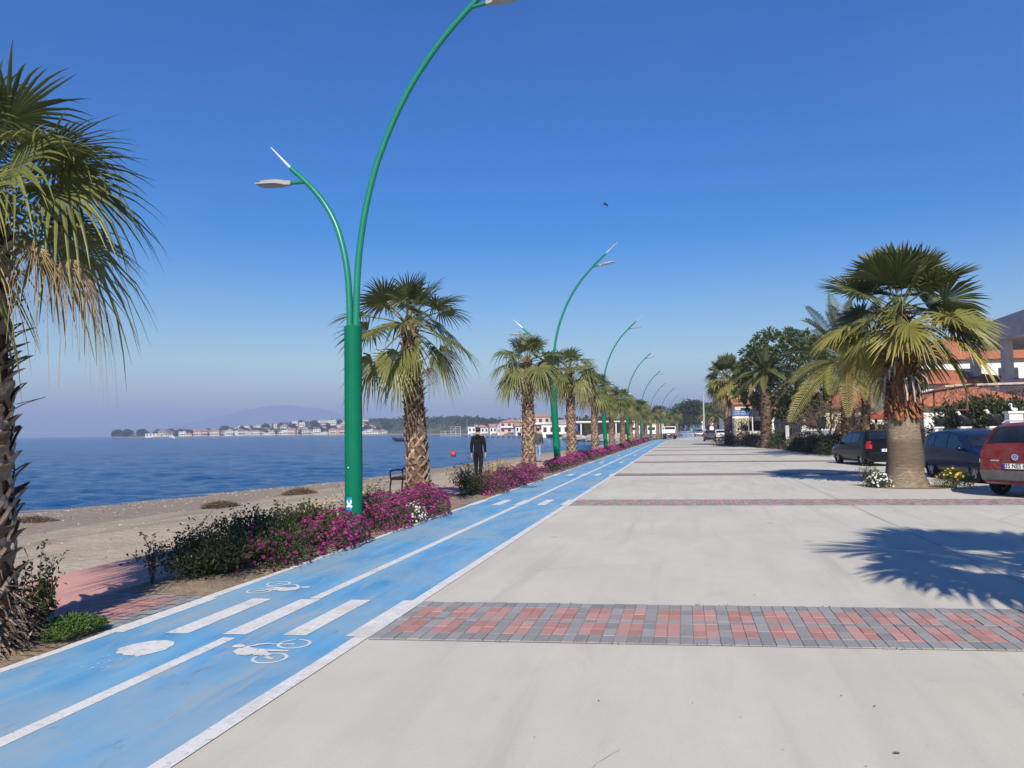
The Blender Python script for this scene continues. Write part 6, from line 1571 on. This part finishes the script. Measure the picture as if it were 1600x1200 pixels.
for i,(x,y,lab) in enumerate(((7.35,66.2,'left one of two black iron lantern posts at the garden gate'),(7.95,65.8,'right one of two black iron lantern posts at the garden gate'))):
    t=thing('lantern_post',lab,'lantern',(x,y,0),0,'garden lantern posts'); g=MB(); g.box((0,0,.55),(.34,.34,1.1)); g.tube([(0,0,1.1),(0,0,1.65)],.06,6); g.build('post',m_black,t)
    g=MB()
    for a in range(4): w=a*pi/2+pi/4; g.tube([(.12*cos(w),.12*sin(w),1.65),(.17*cos(w),.17*sin(w),2.05)],.018,4)
    g.lathe([(.22,2.05),(.20,2.10),(.08,2.25),(.02,2.36)],8); g.build('lantern_cage',m_black,t)
    g=MB(); g.lathe([(.10,1.68),(.14,2.03)],8); g.build('lantern_glass',m_pane,t)
# blue sign on the cafe front with an awning
t=thing('blue_sign','blue signboard with two lines of white lettering on a dark cafe awning','sign',(5.95,84.2,0),R(-3))
g=MB(); g.box((0,0,3.24),(1.75,.08,.62)); s=g.build('sign_board',m_signblue,t)
g=MB(); rg=random.Random(9)
for line,(z,n,x0,wd) in enumerate(((3.37,14,-.72,.086),(3.14,15,-.78,.088))):
    for i in range(n):
        if (line==0 and i in (7,)) or (line==1 and i==7): continue
        x=x0+i*wd; k=rg.randrange(4)
        g.box((x,-.046,z),(.016,.012,.135)); 
        if k!=3: g.box((x+.022,-.046,z+.06),(.045,.012,.016))
        if k in (0,2): g.box((x+.022,-.046,z),(.04,.012,.016))
        if k in (0,1): g.box((x+.046,-.046,z+(.03 if k else 0)),(.016,.012,.06 if k else .13))
        if k==3: g.box((x+.022,-.046,z-.06),(.045,.012,.016))
g.build('lettering',m_stickw,s)
for x in (-.7,.7):
    g=MB(); g.tube([(x,.05,0),(x,.05,3.0)],.04,6); g.build('support',m_greypole,t)
g=MB(); g.box((0,0,2.80),(1.8,.06,.16)); g.build('white_strip',m_wall,t)
t=thing('cafe_awning','dark navy cafe awning on posts right of the blue sign','awning',(8.3,84.8,0)); g=MB(); g.box((0,0,3.12),(3.0,2.4,.5)); g.build('canopy',m_navy,t)
for x in (-1.3,0,1.3):
    g=MB(); g.tube([(x,-1.1,0),(x,-1.1,2.9)],.06,6); g.build('post',m_wall,t)
g=MB(); g.box((0,1.0,1.2),(3.0,.2,2.4)); g.build('back_wall',m_wood,t)
hedge('olive_hedge','brownish green hedge under the blue sign',[(5.6,86),(7.0,85.6),(9,86)],2.2,.9,2400,m_dryleaf,.2,351)
# houses beyond
house('orange_house','orange and yellow house with satellite dishes on its roof beyond the blue sign',(10.6,131,0),R(10),6.5,7,5.6,m_cream,m_tile,'gable',1.6,2,2,chimney=False)
house('orange_house_wing','small orange house wing with a red roof right of the dishes',(13.4,126,0),R(8),4.2,6,5.0,m_pinkwall,m_tile,'gable',1.2,2,2)
for x,z,r,lab in ((8.35,7.55,.42,'leftmost white satellite dish beside the slim palm trunk'),(9.7,7.4,.55,'middle white satellite dish on the orange house roof'),(10.75,7.75,.72,'largest white satellite dish on the orange house roof')):
    t=thing('satellite_dish',lab,'satellite dish',(x,127.6,z),R(10),'satellite dishes on the orange house'); g=MB(); g.lathe([(r,0),(r*.7,.10),(r*.3,.17),(.02,.19)],18,axis='Y'); o=g.build('dish',m_wall,t,fix=True); o.rotation_euler=(R(25),0,0); g=MB(); g.tube([(0,.1,-r*.2),(0,.6,-1.6)],.05,5); g.build('mount',m_greypole,t)
house('white_house','white house with a dark orange roof behind the concrete frame',(27,78,0),R(4),17,9,7.5,m_wall,m_tile,'hip',2.2,2,5,chimney=True)
house('white_house','lower white house with a tiled roof behind the pergola',(18.5,62,0),R(2),7.5,7,4.7,m_wall,m_tile,'hip',1.1,1,2)
house('garden_house','low house with a bright tiled porch roof behind the eagle statues',(16.2,51.5,0),R(2),5.6,6,2.9,m_wall,m_tile,'hip',1.35,1,2)
house('cream_house','cream house wall glimpsed behind the leafless tree',(14.2,74,0),R(3),9,6,3.4,m_cream,m_tile,'gable',1.5,1,3)
house('white_bungalow','white bungalow with an orange roof behind the pine',(12.6,86,0),R(3),9,6,3.6,m_wall,m_tile,'gable',1.4,1,3)
# unfinished concrete frame
t=thing('concrete_frame_house','unfinished grey concrete terrace frame at the right edge','building',(23.4,55.5,0))
g=MB(); g.box((0,0,7.75),(7,12.0,1.45)); g.build('roof_parapet',m_greywall,t)
g=MB(); g.box((0,0,4.0),(7,12.2,.85)); g.build('floor_slab',m_greywall,t)
for x in (-3.25,3.25):
    for y in (-5.7,-1.2,4.2):
        g=MB(); g.box((x,y,5.75),(.5,.65,2.65)); g.build('column',m_greywall,t)
g=MB(); g.box((0,0,1.8),(6.8,11.8,3.6)); g.build('ground_floor_wall',m_greywall,t)
g=MB(); g.box((1.0,0,8.75),(1.6,1.6,.55)); g.build('roof_tank',m_wall,t)
# pergola with pale pipes
t=thing('pergola','garden pergola of rusty posts and pale pipes behind the eagle statues','pergola',(14.8,42.5,0))
for x,y in ((-1.9,-3),(2.8,-3),(-1.9,1.8),(2.8,1.8),(-1.9,4.4),(2.8,4.4)):
    g=MB(); g.tube([(x,y,0),(x,y,3.5)],.05,6); g.build('post',m_rust,t)
for y in (-3.0,-1.6):
    g=MB(); g.tube([(-2.4,y,3.55+.02*y),(4.5,y,3.62+.02*y)],.065,7); g.build('pipe',m_pipe,t)
for x in (-1.9,2.8):
    g=MB(); g.tube([(x,-4.2,3.46),(x,5.2,3.40)],.06,6); g.build('beam',m_rust,t)
for z in (2.35,):
    g=MB(); g.tube([(-2.4,-3.05,z),(4.5,-3.05,z)],.035,6); g.build('cross_rail',m_rust,t)
rg=random.Random(360); g=MB()
for i in range(150):
    p=V((rg.uniform(-2.4,4.2),rg.uniform(-3.4,4.5),3.5)); q=p+V((rg.gauss(0,.5),rg.gauss(0,.5),rg.uniform(-1.6,.3))); g.tube([p,p.lerp(q,.5)+V((rg.gauss(0,.15),rg.gauss(0,.15),0)),q],.012,3,False)
g.build('bare_vines',m_twig,t)
hedge('garden_shrubs','tall leafy garden shrubs under the pergola behind the fence',[(13.4,44),(13.6,40),(13.8,36),(14,31)],2.7,1.0,15000,m_shrubleaf,.21,361,'shrub')
hedge('climbing_plant','dark climbing plant at the right end of the pergola',[(16,37),(16.2,33),(16.5,30)],3.5,1.2,9000,m_shrubleaf,.22,362,'shrub')
# fence, pillars, statues
def pillar(label,loc,w,h,mat=m_wall):
    t=thing('gate_pillar',label,'pillar',loc,0,'white fence pillars'); g=MB(); g.box((0,0,h/2),(w,w,h)); g.build('shaft',mat,t); g=MB(); g.box((0,0,h+.04),(w+.10,w+.10,.08)); g.build('cap',m_wall,t)
def eagle(label,loc,rz,s=1):
    """perched with the body slanting up towards -X"""
    t=thing('eagle_statue',label,'statue',loc,rz,'eagle statues on the fence pillars'); t.scale=(s,s,s)
    k=Sk(); k.chain([(.42,0,.02),(.20,0,.22),(0,0,.42),(-.17,0,.58),(-.24,0,.66)],[(.05,.035),(.11,.10),(.145,.13),(.11,.10),(.07,.07)]); b=skinned('body',k.v,k.e,k.r,m_black,t,root=2)
    for sg in (-1,1):
        g=MB(); g.ellipsoid((.10,sg*.115,.33),(.34,.045,.13),12,8,Matrix.Rotation(R(43),3,'Y')); g.build('wing',m_black,t,smooth=True)
        g=MB(); g.tube([(-.02,sg*.06,.34),(-.04,sg*.06,.1),(-.06,sg*.06,0)],[.04,.025,.03],6); g.build('leg',m_black,t)
    k=Sk(); k.chain([(-.19,0,.57),(-.25,0,.68),(-.285,0,.76),(-.30,0,.80)],[(.09,.085),(.078,.072),(.068,.062),(.04,.04)]); skinned('head',k.v,k.e,k.r,m_statuewhite,t)
    g=MB(); g.tube([(-.33,0,.765),(-.40,0,.755),(-.435,0,.72)],[.032,.024,.006],7); g.build('beak',m_beak,t)
    g=MB(); g.add([(.30,-.06,.12),(.30,.06,.12),(.62,.09,-.16),(.62,-.09,-.16),(.30,-.06,.08),(.30,.06,.08),(.62,.09,-.19),(.62,-.09,-.19)],((0,1,2,3),(7,6,5,4),(0,4,5,1),(1,5,6,2),(2,6,7,3),(3,7,4,0))); g.build('tail',m_black,t)
PX=12.0
for (y,h,pl,el) in ((40.85,1.50,'slim white pillar under the leftmost eagle statue','leftmost black eagle statue with a white head on the garden fence'),
                    (37.2,1.50,'slim white pillar under the middle eagle statue','middle black eagle statue with a white head on the garden fence'),
                    (33.95,1.50,'slim white pillar under the rightmost eagle statue','rightmost black eagle statue with a white head, nearest the bird statue')):
    pillar(pl,(PX,y,0),.34,h); eagle(el,(PX,y,h+.08),R(10),.84)
pillar('thick white pillar carrying the white bird statue',(PX,32.0,0),.46,2.05)
t=thing('bird_statue','small white bird statue with a long neck on the thick pillar','statue',(PX,32.0,2.13),R(8)); t.scale=(.6,.6,.6)
k=Sk(); k.chain([(.26,0,.10),(.10,0,.10),(-.06,0,.14),(-.12,0,.27),(-.10,0,.42),(-.16,0,.50)],[(.04,.05),(.10,.11),(.085,.09),(.045,.045),(.045,.045),(.052,.05)]); skinned('body',k.v,k.e,k.r,m_statuewhite,t,root=1)
g=MB(); g.tube([(-.19,0,.49),(-.25,0,.43),(-.27,0,.34)],[.022,.016,.006],6); g.build('beak',m_statuewhite,t)
ys=[44.5,40.85,37.2,33.95,32.0,27.5]
ld=['black railing left of the leftmost eagle statue','black railing between the left and middle eagle statues','black railing between the middle and right eagle statues','black railing between the right eagle and the thick pillar','black railing right of the thick pillar by the picture edge']
for (a,b),lab in zip(zip(ys[:-1],ys[1:]),ld):
    t=thing('iron_railing',lab,'fence',(PX,(a+b)/2,0),0,'black garden railings'); L_=a-b-.4; g=MB(); n=max(4,int(L_/.14))
    for i in range(n+1): y=lerp(-L_/2,L_/2,i/n); g.tube([(0,y,.4),(0,y,1.45)],.013,4,False); g.lathe([(.022,1.45),(.001,1.55)],5,(0,y,0))
    for z in (.5,1.38): g.tube([(0,-L_/2-.1,z),(0,L_/2+.1,z)],.02,5)
    g.build('bars',m_black,t); g=MB(); g.box((0,0,.2),(.25,L_+.3,.4)); g.build('plinth',m_greywall,t)
# red awning over a patio, next to the house
t=thing('red_awning','brick red patio awning between the twin palms and the stout palm trunk','awning',(14.2,55.2,0),R(-4)); g=MB(); hip_roof(g,4.2,3.2,2.30,.75,.2); g.build('canopy',m_redcloth,t)
for x in (-1.9,1.9):
    for y in (-1.4,1.4):
        g=MB(); g.box((x,y,1.15),(.14,.14,2.3)); g.build('post',m_wood,t)
wallbox('patio_wall','white patio wall with a lattice under the red awning',(14.2,57.8,0),(4.0,.2,2.1),0,m_wall)
# garden rubbish bin-like dark shed wall behind black car? keep to what shows: pale grey utility pole
t=thing('utility_pole','pale grey utility pole beside the road, left of the slim tall palm','pole',(2.95,118,0)); g=MB(); g.tube([(0,0,0),(0,0,7.2)],[.16,.11],8); g.build('shaft',m_greypole,t); g=MB(); g.box((0,0,7.0),(.9,.1,.1)); g.build('cross_arm',m_greypole,t)
# trees that close the road
big=[(-6.5,262,5.5,9.0,'dark rounded tree closing the road behind the farthest lamps'),(2.5,236,6.2,10.0,'broad dark umbrella tree straight ahead above the cyclist lane'),(8.5,206,5.0,9.5,'dark tree behind the utility pole'),(13.5,190,4.5,8.5,'bushy green tree left of the slim palm trunk'),(-14,275,5.5,8.0,'dark tree just left of the farthest lamps'),(-1.5,270,5.5,9.0,'tall far tree between the umbrella tree and the lamps'),(17,168,4,7.0,'bright green tree left of the orange house'),(20,120,4.5,6.5,'round green tree behind the orange house wing')]
big+=[(-3.5,300,7,9.5,'wide dark tree low behind the bend of the cycle lane'),(6.5,285,6,9,'dark tree behind the broad umbrella tree at the road end'),(12,250,6,9.5,'leafy tree between the utility pole and the white roadside house'),(-9.5,245,4,7,'green tree beside the pinkish wall at the bend'),(2.0,320,8,8,'farthest low dark tree closing the view at the road end')]
for i,(x,y,r,h,lab) in enumerate(big): blob_tree('broadleaf_tree',lab,(x,y,dz(y)-.1),r,h,2.2,3000,.62,m_farleaf,400+i,'trees closing the road',12,.35,i==1)
for i,(x,y,H,lab) in enumerate(((5.2,176,5.2,'fuller feather palm left of the utility pole in the distance'),(6.6,170,4.4,'lower feather palm right of the utility pole in the distance'))):
    date_palm('date_palm',lab,(x,y,dz(y)),H,.34,34,2.7,420+i)
house('roadside_house','white two-storey house seen between the distant palms right of the utility pole',(12.5,196,dz(196)-.1),R(5),7,7,5.2,m_wall,m_slate,'flat',1,2,3)
house('roadside_house','small white house low behind the slate grey hatchback',(7.8,232,dz(232)-.1),R(5),6,6,4.0,m_wall,m_tile,'gable',1.2,1,2)
wallbox('roadside_wall','pinkish wall at the bend of the cycle lane behind the truck',(-8.5,228,0),(7,.4,3.4),0,m_pinkwall)
hedge('far_hedge','dark hedge running behind the houses of the inland side',[(13,96),(15,110),(12,150),(10,180)],2.2,1.6,2600,m_shrubleaf,.32,430)
hedge('road_end_hedge','dark hedge closing the gap below the trees at the road end',[(-14,272),(-7,274),(0,276),(8,268),(12,262)],4.2,1.6,3000,m_shrubleaf,.5,433,z0=1.0)
hedge('garden_hedge','dark garden hedge behind the blue-grey gate',[(10.5,65),(12.5,62),(12.6,58)],2.0,.8,3200,m_shrubleaf,.18,431)
hedge('garden_hedge','green garden hedge behind the black car and the red awning posts',[(12.6,54),(12.6,50),(12.7,46)],1.6,.7,3000,m_dryleaf,.16,432)
